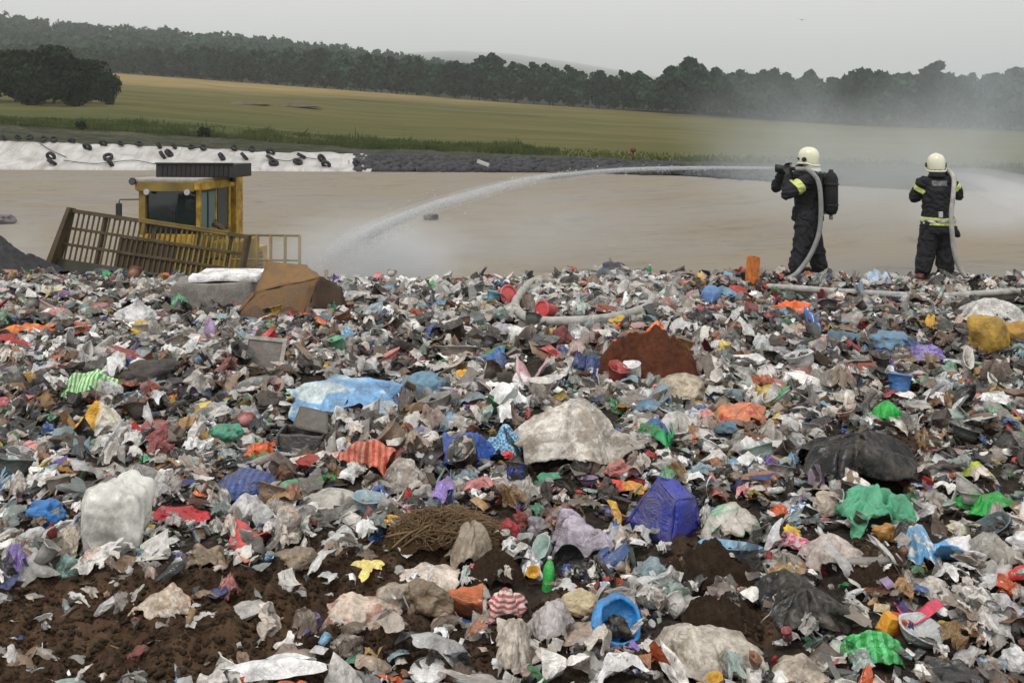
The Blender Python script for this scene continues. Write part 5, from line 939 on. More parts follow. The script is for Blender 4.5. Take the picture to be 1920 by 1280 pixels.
# ================================================================== the uncountable rest of the rubbish: one object of small scraps
def litter():
    L = []
    def addl(gs): L.append(gs)
    far, near = [], []
    def both(fn, nf, nn, count, sm, mt):
        for k in range(count): far.append((*fn(nf, k), sm, mt)); near.append((*fn(nn, k+50), sm, mt))
    both(lambda n_, k: g_sheet(k, n_, .9, .35, .35, .3, .8, terms=4), 8, 14, 6, 0, 0)
    both(lambda n_, k: g_sheet(k+9, n_, .8, .4, .3, .35, 1.1, terms=4), 8, 15, 4, 0, 1)
    both(lambda n_, k: g_sheet(k+20, n_, .55, .45, .25, .3, .6, terms=3, aniso=.5), 8, 14, 7, 1, 1)
    both(lambda n_, k: g_sheet(k+33, n_, .6, .45, .3, .35, .7, terms=3), 8, 14, 6, 1, 2)
    both(lambda n_, k: g_bag(60+k, n_, .6, .6), 2, 3, 2, 0, 0)
    both(lambda n_, k: g_strip(k, n_, .14), 9, 18, 5, 1, 1); both(lambda n_, k: g_strip(k+20, n_, .05), 9, 20, 3, 1, 0)
    both(lambda n_, k: g_card(k, n_), 4, 6, 4, 0, 0); both(lambda n_, k: g_pouch(k, n_), 6, 10, 3, 1, 1); both(lambda n_, k: g_bottle(k, n_), 7, 11, 2, 1, 2); both(lambda n_, k: g_cup(k, n_), 8, 12, 2, 1, 1)
    r_ = np.random.default_rng(99); n = 102000
    Y = 1.7+(15.3-1.7)*r_.random(n)**.56; u = -.66+1.32*r_.random(n); ex = r_.random(n) < .15; u = np.where(ex, np.sign(u)*(.66+.28*r_.random(n)), u); X = u*(Y+.8); Z = zt(X, Y)
    px, py = proj(X, Y, Z); so_ = soil_amt(px, py); keep = r_.random(n) > so_*np.where(np.arange(n) % 3, .94, .62)
    S4, S3, M4, M3 = [], [], [], []; Vs, Q4, Q3, C4, C3, D4, D3 = [], [], [], [], [], [], []; k = 0; npc = 0
    # colour drifts in patches so the heap is not evenly mixed
    patch = fbm(P3(X*.55, Y*.55), 77, 2)
    for i in range(n):
        if not keep[i] or in_hero(px[i], py[i], .14 if i % 3 else .2) or (500 < py[i] < 640 and on_hose(px[i], py[i], 7)): continue
        s = (.042+.16*r_.random()**2.3)*min(.95, max(.72, Y[i]/6.5)) if i % 3 else .018+.04*r_.random(); s = s*(1.0 if Y[i] < 11 else 1.12)
        V, Fs, sm_, mt_ = (near if Y[i] < 6.0 and i % 3 and s > .07 else far)[r_.integers(len(far))]
        a, b, c = r_.random()*6.28, r_.normal()*.5, r_.normal()*.5
        R = np.array(Euler((b, c, a)).to_matrix()); el = 1.0+1.3*r_.random()**3; q = (V*[s*el, s*(.6+.6*r_.random())/el**.5, s*(.45+.5*r_.random())])@R.T
        q += [X[i], Y[i], Z[i]+r_.normal()*.02+.012+.05*r_.random()**3]
        w_ = PW.copy(); w_[:5] *= 1.0+1.1*patch[i]; w_[7:11] *= 1.0-1.0*patch[i]; w_ = np.clip(w_, 0, None)
        if so_[i] > .3: w_[14:27] *= .3; w_[5:9] *= 2
        w_[14:27] *= 2.4 if i % 3 == 0 else 1.0
        if mt_ == 2: w_[:5] *= 2.5; w_[7:11] *= .2
        w_ /= w_.sum(); ci = r_.choice(len(PW), p=w_); col = PC[ci].copy(); col[:3] *= (.4+.8*r_.random())*(1.12 if mt_ else .92); col2 = PC[r_.choice(len(PW), p=PW)] if r_.random() < .22 else col*.85
        Vs.append(q)
        for f in Fs:
            (S4 if f.shape[1] == 4 else S3).append(np.full(len(f), sm_)); (M4 if f.shape[1] == 4 else M3).append(np.full(len(f), mt_))
            if f.shape[1] == 4: Q4.append(f+k); C4.append((len(f), col)); D4.append((len(f), col2))
            else: Q3.append(f+k); C3.append((len(f), col)); D3.append((len(f), col2))
        k += len(V); npc += 1
    me = mesh_np('litter', np.concatenate(Vs), [np.concatenate(Q4), np.concatenate(Q3)], np.concatenate(S4+S3)); me.polygons.foreach_set('material_index', np.concatenate(M4+M3).astype(np.int32))
    for nm, A in (('Col', C4+C3), ('Col2', D4+D3)):
        arr = np.repeat(np.array([c for _, c in A], np.float32), [m for m, _ in A], axis=0); at = me.attributes.new(nm, 'FLOAT_COLOR', 'FACE'); at.data.foreach_set('color', arr.ravel())
    o = link('litter', me, [shared_film('litter_paper', .55, .08, .32, True, bstr=.5), shared_film('litter_film', .26, .18, .14, True, spec=.8, bstr=.4), shared_film('litter_clear', .17, 0, .08, True, spec=.9, clear=.55, bstr=.35)]); tag(o, kind='stuff'); print('LITTER', npc, len(me.polygons))
litter()
def clod_place(r_):
    for _ in range(30):
        px, py = r_.random()*2100-90, 640+r_.random()*680
        if r_.random() < soil_amt(np.array([px]), np.array([py]))[0]:
            h = hit(px, py)
            if h is not None: return (h[0], h[1], h[2]+.008)
    return None
rocks('soil_crumbs', 6000, clod_place, .003, .014, M_clod2 if 'M_clod2' in globals() else earth_mat('soil_crumb', (.032, .021, .014, 1), (.065, .044, .028, 1), (.13, .095, .065, 1), 18), 6)
# ================================================================== firefighters
def hull_parts(parts):
    bm = bmesh.new(); base = ico(2)[0]
    for (p0, r0, p1, r1) in parts:
        e0 = np.array(r0 if isinstance(r0, (tuple, list)) else (r0,)*3); e1 = np.array(r1 if isinstance(r1, (tuple, list)) else (r1,)*3)
        vs = [bm.verts.new(c) for c in np.concatenate([base*e0+np.array(p0), base*e1+np.array(p1)])]
        r = bmesh.ops.convex_hull(bm, input=vs, use_existing_faces=False)
        dead = [v for v in vs if v.is_valid and not v.link_faces]; bmesh.ops.delete(bm, geom=dead, context='VERTS')
    return bm
def fused(name, parts, mat, parent, vox=.012, smooth=4, wrinkle=0.0, seed=1, cut=None):
    bm = hull_parts(parts); me = bpy.data.meshes.new(name); bm.to_mesh(me); bm.free(); o = bpy.data.objects.new(name, me); COL.objects.link(o)
    m = o.modifiers.new('r', 'REMESH'); m.mode = 'VOXEL'; m.voxel_size = vox
    if smooth: s = o.modifiers.new('s', 'SMOOTH'); s.factor = .5; s.iterations = smooth
    dg = bpy.context.evaluated_depsgraph_get(); ev = o.evaluated_get(dg); me2 = bpy.data.meshes.new_from_object(ev); bpy.data.objects.remove(o); bpy.data.meshes.remove(me); me2.name = name
    if wrinkle:
        co = np.empty(len(me2.vertices)*3); me2.vertices.foreach_get('co', co); co = co.reshape(-1, 3); nn = np.empty(len(me2.vertices)*3); me2.vertices.foreach_get('normal', nn); nn = nn.reshape(-1, 3)
        d = wrinkle*(crumple(co*[6, 6, 9], seed, 4, 1.0, warp=.6)); co += nn*d[:, None]; me2.vertices.foreach_set('co', co.ravel())
    me2.polygons.foreach_set('use_smooth', np.ones(len(me2.polygons), bool)); me2.update(); me2.materials.clear(); return link(name, me2, mat, parent)
def shell_band(name, src, planes, mat, parent, off=.006, keep=None):
    """strip of cloth lying on a garment: faces of the garment between cutting planes, lifted a little"""
    bm = bmesh.new(); bm.from_mesh(src.data)
    for co_, no in planes:
        bmesh.ops.bisect_plane(bm, geom=bm.verts[:]+bm.edges[:]+bm.faces[:], plane_co=Vector(co_), plane_no=Vector(no), clear_outer=True)
    if keep:
        bmesh.ops.delete(bm, geom=[v for v in bm.verts if not keep(v.co)], context='VERTS')
    bm.normal_update()
    for v in bm.verts: v.co += v.normal*off
    o = bmesh_obj(name, bm, mat, parent, smooth=True); md = o.modifiers.new('t', 'SOLIDIFY'); md.thickness = .004; return o
def cloth_mat(name, c, r=.8):
    m, t, b, o = nt(name); v = coords(t); n1 = noise(t, v, 7, 5, .6); n2 = noise(t, v, 34, 4, .65)
    cc = ramp(t, n1, [(.3, (*[x*.7 for x in c], 1)), (.7, (*[x*1.5 for x in c], 1))]).outputs[0]; cc = mix(t, ramp(t, n2, [(.6, (0, 0, 0)), (.75, (.4, .4, .4))]).outputs[0], cc, (c[0]*3+.02, c[1]*3+.018, c[2]*3+.015, 1))
    t.links.new(cc, b.inputs['Base Color']); b.inputs['Roughness'].default_value = r; b.inputs['Specular IOR Level'].default_value = .3; bump(t, b, n2, .6, .02); return m
M_jack = cloth_mat('turnout_cloth', (.0095, .0095, .012)); M_skin = plain('skin', (.42, .25, .18, 1), .5, spot=.1); M_glove = plain('glove', (.02, .019, .018, 1), .7)
M_band = plain('reflective_yellow', (.50, .56, .17, 1), .4, spot=.15); M_silver = plain('reflective_grey', (.42, .43, .42, 1), .35, spot=.2); M_helm = plain('helmet_cream', (.62, .61, .46, 1), .28, spot=.1, spec=.6, bmp=0); M_white = plain('nape_cloth', (.6, .6, .57, 1), .7, spot=.2)
M_blk = plain('black_rubber', (.012, .012, .013, 1), .5); M_steel = plain('grey_metal', (.2, .2, .2, 1), .4, metal=.7, spot=.2); M_boot = plain('boot', (.015, .014, .013, 1), .5); M_visor = plain('visor', (.02, .022, .025, 1), .12, spot=.1, spec=.8, bmp=0)
M_hose = plain('hose_canvas', (.24, .24, .235, 1), .75, spot=.35, scale=12); M_hose2 = plain('hose_light', (.40, .385, .36, 1), .8, spot=.45, scale=10)
def finger_hand(center, pdir, udir, curl, s=1.0):
    """palm, four curled fingers of unequal length and a thumb, as limb segments"""
    c = Vector(center); p = Vector(pdir).normalized(); u = Vector(udir).normalized(); sd_ = p.cross(u).normalized(); out = [(tuple(c-p*.03), .026*s, tuple(c+p*.035), .030*s)]
    for k, (ln, off) in enumerate([(.072, .033), (.08, .011), (.075, -.011), (.06, -.032)]):
        a = c+p*.045+sd_*off; d1 = (p*math.cos(curl*.5)+u*math.sin(curl*.5)); b = a+d1*ln*.5; d2 = (p*math.cos(curl*1.5)+u*math.sin(curl*1.5)); e = b+d2*ln*.5; d3 = (p*math.cos(curl*2.3)+u*math.sin(curl*2.3)); g = e+d3*ln*.3
        out += [(tuple(a), .0105*s, tuple(b), .010*s), (tuple(b), .010*s, tuple(e), .009*s), (tuple(e), .009*s, tuple(g), .008*s)]
    a = c-p*.01+sd_*.035; b = a+sd_*.025+p*.03+u*.012; e = b+p*.02+u*.03-sd_*.01; out += [(tuple(a), .013*s, tuple(b), .012*s), (tuple(b), .012*s, tuple(e), .010*s)]
    return out
def head_parts(c, f):
    c = Vector(c); f = Vector(f).normalized(); sdv = f.cross(Vector((0, 0, 1))).normalized(); up = Vector((0, 0, 1))
    return [(tuple(c), (.078, .078, .1), tuple(c+f*.02-up*.02), (.075, .075, .09)), (tuple(c+f*.045-up*.065), .05, tuple(c+f*.06-up*.085), .035), (tuple(c+f*.095+up*.0), .012, tuple(c+f*.112-up*.03), .014), (tuple(c+f*.09-up*.06+sdv*.015), .012, tuple(c+f*.09-up*.06-sdv*.015), .012),
            (tuple(c+sdv*.078), (.014, .014, .03), tuple(c+sdv*.085-f*.01), (.012, .012, .026)), (tuple(c-sdv*.078), (.014, .014, .03), tuple(c-sdv*.085-f*.01), (.012, .012, .026)), (tuple(c-up*.06-f*.01), .055, tuple(c-up*.2-f*.03), .062)]
def helmet(parent, c, f, scale=1.0, visor=True):
    c = Vector(c); f = Vector(f).normalized(); az = math.atan2(f.y, f.x)
    bm = bmesh.new(); prof = [(.118, -.075), (.126, -.06), (.132, .0), (.13, .05), (.115, .1), (.085, .135), (.045, .152), (.002, .157)]; lathe(bm, prof, 28, 0, 0, False)
    for v in bm.verts:
        v.co.x *= 1.17; v.co.y *= .98
        if v.co.z < -.02 and v.co.x < 0: v.co.z -= .035*min(1, -v.co.x/.1)
        v.co.z += .012*math.exp(-(v.co.y/.02)**2)*(1 if v.co.z > .03 else 0)
    o = bmesh_obj('helmet', bm, M_helm, parent, c, (0, 0, az), True); o.scale = (scale,)*3; md = o.modifiers.new('t', 'SOLIDIFY'); md.thickness = .006; sub(o)
    bm = bmesh.new(); lathe(bm, [(.140, -.082), (.146, -.076), (.146, -.062), (.140, -.056)], 28, 0, 0, False)
    for v in bm.verts:
        v.co.x *= 1.16; v.co.y *= .98
        if v.co.x < 0: v.co.z -= .035*min(1, -v.co.x/.1)
    bmesh_obj('rim', bm, M_helm, o, (0, 0, 0), None, True)
    bm = bmesh.new(); add_tube(bm, [(.12, -.09, -.01), (.15, -.03, .0), (.15, .03, .0), (.12, .09, -.01)], .016, 8); bmesh_obj('visor', bm, M_visor, o)
    for s in (-1, 1):
        bm = bmesh.new(); add_tube(bm, [(.035, s*.118, -.015), (.035, s*.145, -.015)], .034, 12); bmesh_obj('visor_hinge', bm, M_blk, o)
    return o
def person(name_label, base, J, rot=0, band_specs=(), white_nape=False, seed=1, hem_flare=0.0):
    r = empty('person', base); tag(r, name_label, 'person')
    f = J['face']; hd = J['head']; body = head_parts(hd, f)+[(J['neck'], .06, J['chest'], (.15, .12, .14)), (J['chest'], (.16, .125, .16), J['waist'], (.14, .11, .12)), (J['waist'], (.14, .11, .12), J['pelvis'], (.155, .12, .12))]
    for s in 'LR':
        body += [(J['chest'][:2]+(J['sh'+s][2]-.02,), .08, J['sh'+s], .065), (J['sh'+s], .058, J['el'+s], .045), (J['el'+s], .043, J['wr'+s], .030)]+finger_hand(J['ha'+s], Vector(J['ha'+s])-Vector(J['wr'+s]), J['curl'+s], .85)
        body += [(J['hip'+s], .088, J['kn'+s], .06), (J['kn'+s], .06, J['an'+s], .042), (J['an'+s], .045, tuple(Vector(J['an'+s])+Vector(J['toe'+s])*.16+Vector((0, 0, -.05))), .035)]
    fused('body', body, M_skin, r, .009, 3)
    # jacket
    jk = [(J['neck'], .085, J['chest'], (.20, .165, .17)), (J['chest'], (.222, .18, .17), J['waist'], (.21, .17, .13)), (J['waist'], (.21, .17, .13), J['hem'], (.235+hem_flare, .19, .05)), (tuple(Vector(J['neck'])+Vector((0, 0, -.02))), .085, tuple(Vector(J['neck'])+Vector((0, 0, .06))), .08)]
    for s in 'LR': jk += [(J['chest'][:2]+(J['sh'+s][2]-.03,), .12, J['sh'+s], .106), (J['sh'+s], .103, J['el'+s], .088), (J['el'+s], .087, J['wr'+s], .062)]
    jac = fused('jacket', jk, M_jack, r, .013, 2, .022, seed)
    tr = []
    for s in 'LR': tr += [(J['pelvis'], (.195, .16, .12), J['hip'+s], .15), (J['hip'+s], .15, J['kn'+s], .13), (J['kn'+s], .13, tuple(Vector(J['an'+s])+Vector((0, 0, .04))), .122)]
    trs = fused('trousers', tr, M_jack, r, .013, 2, .022, seed+5)
    for s in 'LR':
        a = Vector(J['an'+s]); tdir = Vector(J['toe'+s]); fused('boot', [(tuple(a+Vector((0, 0, .1))), .062, tuple(a+Vector((0, 0, -.03))), .058), (tuple(a+Vector((0, 0, -.045))), .045, tuple(a+tdir*.2+Vector((0, 0, -.05))), .04)], M_boot, r, .012, 2)
        g = finger_hand(J['ha'+s], Vector(J['ha'+s])-Vector(J['wr'+s]), J['curl'+s], .85, 1.3); fused('glove', g+[(J['wr'+s], .042, J['ha'+s], .034)], M_glove, r, .008, 2)
    helmet(r, tuple(Vector(hd)+Vector((0, 0, .035))), f)
    # nape guard and mask
    hdv = Vector(hd); fv = Vector(f).normalized()
    fused('nape_guard', [(tuple(hdv-fv*.045+Vector((0, 0, -.04))), (.1, .1, .03), tuple(hdv-fv*.06+Vector((0, 0, -.15))), (.125, .12, .03))], M_white if white_nape else M_jack, r, .012, 3, .008, 9)
    fused('face_mask', [(tuple(hdv+fv*.07+Vector((0, 0, -.01))), (.06, .06, .06), tuple(hdv+fv*.1+Vector((0, 0, -.07))), (.04, .04, .04)), (tuple(hdv+fv*.12+Vector((0, 0, -.07))), .03, tuple(hdv+fv*.17+Vector((0, 0, -.085))), .028)], M_blk, r, .01, 2)
    return r, jac, trs
Y1 = 14.05; b1 = P(1512, 514, Y1)
J1 = dict(face=(-.86, .5, -.02), head=(.035, 0, 1.66), neck=(.045, .0, 1.49), chest=(.03, .0, 1.28), waist=(.03, 0, 1.04), pelvis=(.02, 0, .9), hem=(.02, 0, .80),
          shL=(-.01, -.2, 1.40), elL=(-.36, -.26, 1.19), wrL=(-.31, -.12, 1.42), haL=(-.29, -.06, 1.50), curlL=(.1, .6, .3), shR=(-.06, .18, 1.42), elR=(-.38, .22, 1.27), wrR=(-.33, .12, 1.46), haR=(-.30, .06, 1.54), curlR=(.2, -.6, .2),
          hipL=(-.04, -.1, .84), knL=(-.11, -.16, .46), anL=(-.19, -.17, .09), toeL=(-.8, .3, 0), hipR=(.07, .1, .84), knR=(.16, .13, .46), anR=(.22, .12, .09), toeR=(-.7, .6, 0))
p1, jac1, tr1 = person('firefighter in black gear and pale helmet with a black pack, aiming a water jet left', b1, J1, white_nape=True, seed=3)
def arm_band(name, jac, a, b, s0, s1, mat, parent, rad=.12):
    a, b = Vector(a), Vector(b); d = (b-a).normalized(); L = (b-a).length
    def keep(c):
        q = c-a; t_ = q.dot(d); return (q-d*t_).length < rad
    return shell_band(name, jac, [(a+d*L*s1, d), (a+d*L*s0, -d)], mat, parent, .007, keep)
arm_band('reflective_band', jac1, J1['shL'], J1['elL'], .38, .66, M_band, p1, .14); arm_band('reflective_band', jac1, J1['shR'], J1['elR'], .36, .66, M_band, p1)
def wig(parent, mat=None):
    for k, (x, y, z) in enumerate([(-.14, -.16, .83), (-.10, -.17, .77), (.16, -.14, .82)]):
        bm = bmesh.new(); add_tube(bm, [(x, y, z+.04), (x+.01, y-.015, z), (x-.005, y-.01, z-.05)], .011, 6); bmesh_obj('clip', bm, M_silver, parent)
wig(p1)
# breathing set on the first firefighter's back
fv = Vector(J1['face']).normalized(); bk = -fv
bs = empty('breathing_apparatus', b1+Vector((.03, 0, 1.2))+bk*.2, math.atan2(bk.y, bk.x)); tag(bs, 'black breathing pack with air cylinder worn on the back of the first firefighter', 'breathing set')
bm = bmesh.new(); add_box(bm, (0, 0, -.02), (.05, .30, .62), bev=.02); bmesh_obj('back_plate', bm, M_blk, bs)
bm = bmesh.new(); lathe(bm, [(.01, -.33), (.07, -.31), (.1, -.24), (.1, .2), (.07, .27), (.035, .3), (.03, .33), (.002, .335)], 20); bmesh_obj('cylinder', bm, M_jack, bs, (.12, 0, 0), None, True)
bm = bmesh.new(); add_tube(bm, [(.12, 0, -.33), (.12, 0, -.39)], .028, 10); add_tube(bm, [(.12, -.05, -.37), (.12, .05, -.37)], .02, 8); bmesh_obj('valve', bm, M_steel, bs)
for z in (-.18, .12):
    bm = bmesh.new(); pts = [(0+.12+.107*math.cos(q), .107*math.sin(q), z) for q in np.linspace(-2.6, 2.6, 18)]; add_tube(bm, pts, .010, 6); bmesh_obj('strap', bm, M_blk, bs)
bm = bmesh.new(); add_tube(bm, spline([(.06, .07, -.3), (-.02, .17, -.1), (-.1, .16, .15), (-.24, .06, .38)], 6), .012, 7); bmesh_obj('air_tube', bm, M_blk, bs)
for s in (-1, 1):
    bm = bmesh.new(); add_tube(bm, spline([(-.01, s*.12, .24), (-.1, s*.13, .3), (-.24, s*.12, .24), (-.4, s*.13, .08)], 6), .018, 6); bmesh_obj('shoulder_strap', bm, M_blk, bs)
# second firefighter
Y2_ = 14.25; b2 = P(1757, 518, Y2_)
J2 = dict(face=(.28, .96, -.05), head=(.0, .03, 1.63), neck=(-.005, .0, 1.47), chest=(-.01, 0, 1.25), waist=(.0, 0, .98), pelvis=(.01, 0, .86), hem=(.02, 0, .66),
          shL=(-.20, .02, 1.38), elL=(-.27, .16, 1.16), wrL=(-.06, .33, 1.32), haL=(.02, .36, 1.40), curlL=(.5, .2, .4), shR=(.20, .02, 1.39), elR=(.36, .10, 1.21), wrR=(.25, .16, 1.46), haR=(.21, .15, 1.55), curlR=(-.5, .3, .3),
          hipL=(-.09, 0, .80), knL=(-.15, .0, .44), anL=(-.21, -.02, .09), toeL=(-.1, .9, 0), hipR=(.10, 0, .8), knR=(.12, .03, .44), anR=(.13, .02, .09), toeR=(.3, .9, 0))
p2, jac2, tr2 = person('firefighter in yellow banded dark coat and white helmet, seen from behind with a hose', b2, J2, seed=13, hem_flare=.05)
bpy.data.objects[p2.name].children
for z0, z1, mt in [(.765, .80, M_band), (.80, .845, M_silver), (.845, .875, M_band)]: shell_band('reflective_band', jac2, [((0, 0, z1), (.04, 0, 1)), ((0, 0, z0), (-.04, 0, -1))], mt, p2, .007, lambda c: c.z < 1.0)
arm_band('reflective_band', jac2, J2['shL'], J2['elL'], .18, .42, M_band, p2, .15); arm_band('reflective_band', jac2, J2['shR'], J2['elR'], .22, .5, M_band, p2, .15)
shell_band('back_panel', jac2, [((0, 0, 1.42), (0, 0, 1)), ((0, 0, 1.345), (0, 0, -1)), ((.10, 0, 0), (1, 0, 0)), ((-.12, 0, 0), (-1, 0, 0)), ((0, -.03, 0), (0, 1, 0))], plain('dull_grey_panel', (.13, .13, .135, 1), .6, spot=.5, scale=30), p2, .006)
fused('coat_flap', [((.22, .02, .78), (.06, .07, .03), (.31, .02, .60), (.05, .05, .03)), ((.12, 0, .75), (.08, .1, .03), (.16, .02, .58), (.05, .06, .02))], M_jack, p2, .012, 2, .01, 4)
bm = bmesh.new(); add_box(bm, (-.03, -.19, .93), (.06, .025, .09), bev=.008); bmesh_obj('belt_clip', bm, M_silver, p2)
# hoses with nozzles
def nozzle(parent, p, d, M=M_blk):
    p = Vector(p); d = Vector(d).normalized(); bm = bmesh.new(); add_tube(bm, [p-d*.16, p-d*.02, p-d*.015, p+d*.06, p+d*.07, p+d*.15], [.028, .028, .045, .05, .055, .062], 14); bmesh_obj('nozzle', bm, M, parent)
    bm = bmesh.new(); add_tube(bm, [p-d*.05+Vector((0, -.04, 0)), p-d*.06+Vector((0, -.035, .07)), p-d*.06+Vector((0, .035, .07)), p-d*.05+Vector((0, .04, 0))], .011, 6); bmesh_obj('nozzle_handle', bm, M_steel, parent)
    bm = bmesh.new(); add_tube(bm, [p-d*.07, p-d*.08+Vector((0, 0, -.11))], [.02, .018], 8); bmesh_obj('nozzle_grip', bm, M, parent)
d1 = Vector((-.93, .37, .02)); nz1 = Vector((-.30, .0, 1.545))
h1 = empty('fire_hose', b1); tag(h1, 'grey fire hose over the shoulder of the first firefighter down to the rubbish', 'hose')
bm = bmesh.new(); add_tube(bm, spline([nz1-d1*.14, nz1-d1*.24+Vector((0, -.04, 0)), (-.04, -.25, 1.53), (.055, -.335, 1.40), (.09, -.355, 1.2), (.10, -.35, .9), (.07, -.345, .62), (-.04, -.34, .34), (-.2, -.38, .13), (-.33, -.42, .03), (-.5, -.3, -.06)], 8), .034, 12); bmesh_obj('tube', bm, M_hose, h1); nozzle(h1, nz1, d1)
d2 = Vector((.75, .66, .05)); nz2 = Vector((.15, .42, 1.47))
h2 = empty('fire_hose', b2); tag(h2, 'grey fire hose hanging from the right shoulder of the second firefighter', 'hose')
bm = bmesh.new(); add_tube(bm, spline([nz2-d2*.14, (.14, .22, 1.56), (.185, .05, 1.57), (.185, -.14, 1.45), (.13, -.235, 1.2), (.095, -.255, .95), (.10, -.265, .7), (.14, -.24, .42), (.22, -.22, .18), (.35, -.2, .0), (.6, -.1, -.08)], 8), .034, 12); bmesh_obj('tube', bm, M_hose2, h2); nozzle(h2, nz2, d2)
def ground_hose(pix, label, rad=.045, mat=M_hose2, lift=.05):
    pts = []
    for a in pix:
        h = hit(a[0], a[1]+10); h = h if h is not None else np.array(P(a[0], a[1]+8, 13.7)); pts.append(Vector((h[0], h[1], h[2]+lift+(a[2] if len(a) > 2 else 0))))
    bm = bmesh.new(); add_tube(bm, spline(pts, 8), rad, 12); tag(bmesh_obj('fire_hose', bm, mat), label, 'hose')
ground_hose([(1040, 520), (1000, 530), (978, 552), (966, 578), (985, 600), (1020, 608), (1080, 608), (1140, 603), (1190, 592), (1216, 578), (1222, 562), (1205, 548)], 'pale fire hose lying in a loop on the rubbish near the crest', .052, lift=.09)
ground_hose([(1440, 540), (1500, 545), (1560, 549), (1620, 553), (1690, 557), (1760, 558), (1830, 555), (1900, 551), (1990, 549)], 'pale fire hose stretched across the rubbish below the two firefighters', .045, lift=.09)

# ================================================================== landfill compactor
M_yel = plain('worn_yellow', (.50, .30, .03, 1), .55, spot=.5, scale=5, dark=.22); M_drk = plain('machine_dark', (.022, .021, .020, 1), .6, spot=.3, scale=3); M_rst = plain('rusty_brown_steel', (.085, .058, .028, 1), .8, spot=.5, scale=3); M_olv = plain('grimy_yellow', (.24, .165, .035, 1), .7, spot=.5, scale=2); M_lrf = plain('dusty_roof', (.36, .33, .30, 1), .8, spot=.4)
m, t, b, o = nt('cab_glass'); b.inputs['Base Color'].default_value = (.012, .02, .02, 1); b.inputs['Roughness'].default_value = .06; b.inputs['Specular IOR Level'].default_value = .7; M_gl = m; b.inputs['Alpha'].default_value = .88
m, t, b, o = nt('side_glass'); b.inputs['Base Color'].default_value = (.10, .17, .165, 1); b.inputs['Roughness'].default_value = .1; b.inputs['Alpha'].default_value = .8; M_gl2 = m
YC = 19.6; cz = H-(500-HZ)/F*YC                                         # height seen at row 500
mc = empty('landfill_compactor', (P(352, 500, YC).x, YC, -2.55), math.radians(-8)); tag(mc, 'dirty yellow landfill compactor with a tilted slatted blade working behind the crest', 'compactor')
def part(name, boxes, mat, parent=mc, bev=.01, rot=None, loc=None):
    bm = bmesh.new()
    for c, s in boxes: add_box(bm, c, s, bev=bev)
    return bmesh_obj(name, bm, mat, parent, loc, rot)
zt_ = lambda py: H-(py-HZ)/F*YC+2.55                                    # photo row -> height above the machine's ground
R0, R1, W0, W1_ = zt_(360), zt_(333), zt_(432), zt_(350)
cw2, cd = .62, 1.55                                                     # half cab width, cab depth (front at y=-.75)
fy, by = -.75, .80
part('cab_floor', [((0, .02, (zt_(520)+W0)/2), (cw2*2-.04, cd-.06, W0-zt_(520)-.02))], M_olv)
for x, y, w_, mt in [(-cw2+.06, fy+.03, .14, M_olv), (cw2-.04, fy+.05, .08, M_yel), (cw2-.05, by-.16, .10, M_yel), (-cw2+.05, by-.1, .10, M_olv), (cw2-.05, fy+.80, .05, M_yel)]:
    part('cab_post', [((x, y, (W0+W1_)/2), (w_, w_, W1_-W0))], mt)
part('back_panel', [((.08, by+.16, (W0+R1)/2-.1), (cw2*2-.02, .34, R1-W0+.3))], M_yel)
ws = part('windscreen', [((.02, fy+.04, (W0+W1_)/2), (cw2*2-.22, .02, W1_-W0-.02))], M_gl); part('wiper', [((.1, fy+.015, W0+.25), (.02, .015, .45))], M_drk, ws, rot=None)
sw_ = part('side_window', [((cw2-.03, fy+.42, (W0+W1_)/2), (.02, .62, W1_-W0-.04))], M_gl2); part('frame', [((cw2-.015, fy+.42, W0+.03), (.02, .64, .05)), ((cw2-.015, fy+.42, W1_-.05), (.02, .64, .05)), ((cw2-.015, fy+.40, (W0+W1_)/2), (.02, .05, W1_-W0-.12))], M_drk, sw_, .003)
part('rear_side_window', [((cw2-.03, fy+1.10, (W0+W1_)/2), (.02, .52, W1_-W0-.04))], M_gl)
part('side_window', [((-cw2+.03, fy+.75, (W0+W1_)/2), (.02, 1.2, W1_-W0-.04))], M_gl)
part('seat', [((0, .35, W0-.05), (.5, .5, .12)), ((0, .58, W0+.3), (.48, .12, .6))], M_drk, bev=.04)
V, Fs = scaled(g_sheet(5, 14, .6, .4, .3), .28, .06, .46); V = V[:, [0, 2, 1]]; V[:, 2] += 0; o = link('reflection_cloth', mesh_np('reflection_cloth', np.stack([V[:, 0], V[:, 2]*.5, V[:, 1]*1.0], 1), Fs), W2, mc, (.18, fy+.2, W0+.22), (0, .5, 0)); md = o.modifiers.new('t', 'SOLIDIFY'); md.thickness = .005  # crumpled white cloth added behind the glass, standing for the windscreen's white reflection
rf = part('roof', [((-.02, .0, (R0+R1)/2+.02), (cw2*2+.12, cd+.1, (R1-R0)*.62))], M_yel, bev=.03)
part('roof_cap', [((-.10, -.03, R1-.02), (cw2*2+.22, cd+.06, .07))], M_lrf, rf, bev=.02); part('roof_fascia', [((-.05, fy-.06, (R0+R1)/2), (cw2*2-.05, .06, (R1-R0)*.6))], M_olv, rf)
T0, T1 = R1+.01, zt_(307)
ac = part('roof_unit', [((.24, .25, (T0+T1)/2), (cw2*2+.42, .9, T1-T0))], M_drk, bev=.02)
part('grille', [((.24+dx, -.205, (T0+T1)/2), (.05, .02, (T1-T0)*.8)) for dx in np.linspace(-.7, .7, 15)], M_blk, ac, .003); part('rail', [((.24, -.21, T1+.012), (cw2*2+.42, .05, .03))], M_blk, ac, .004)
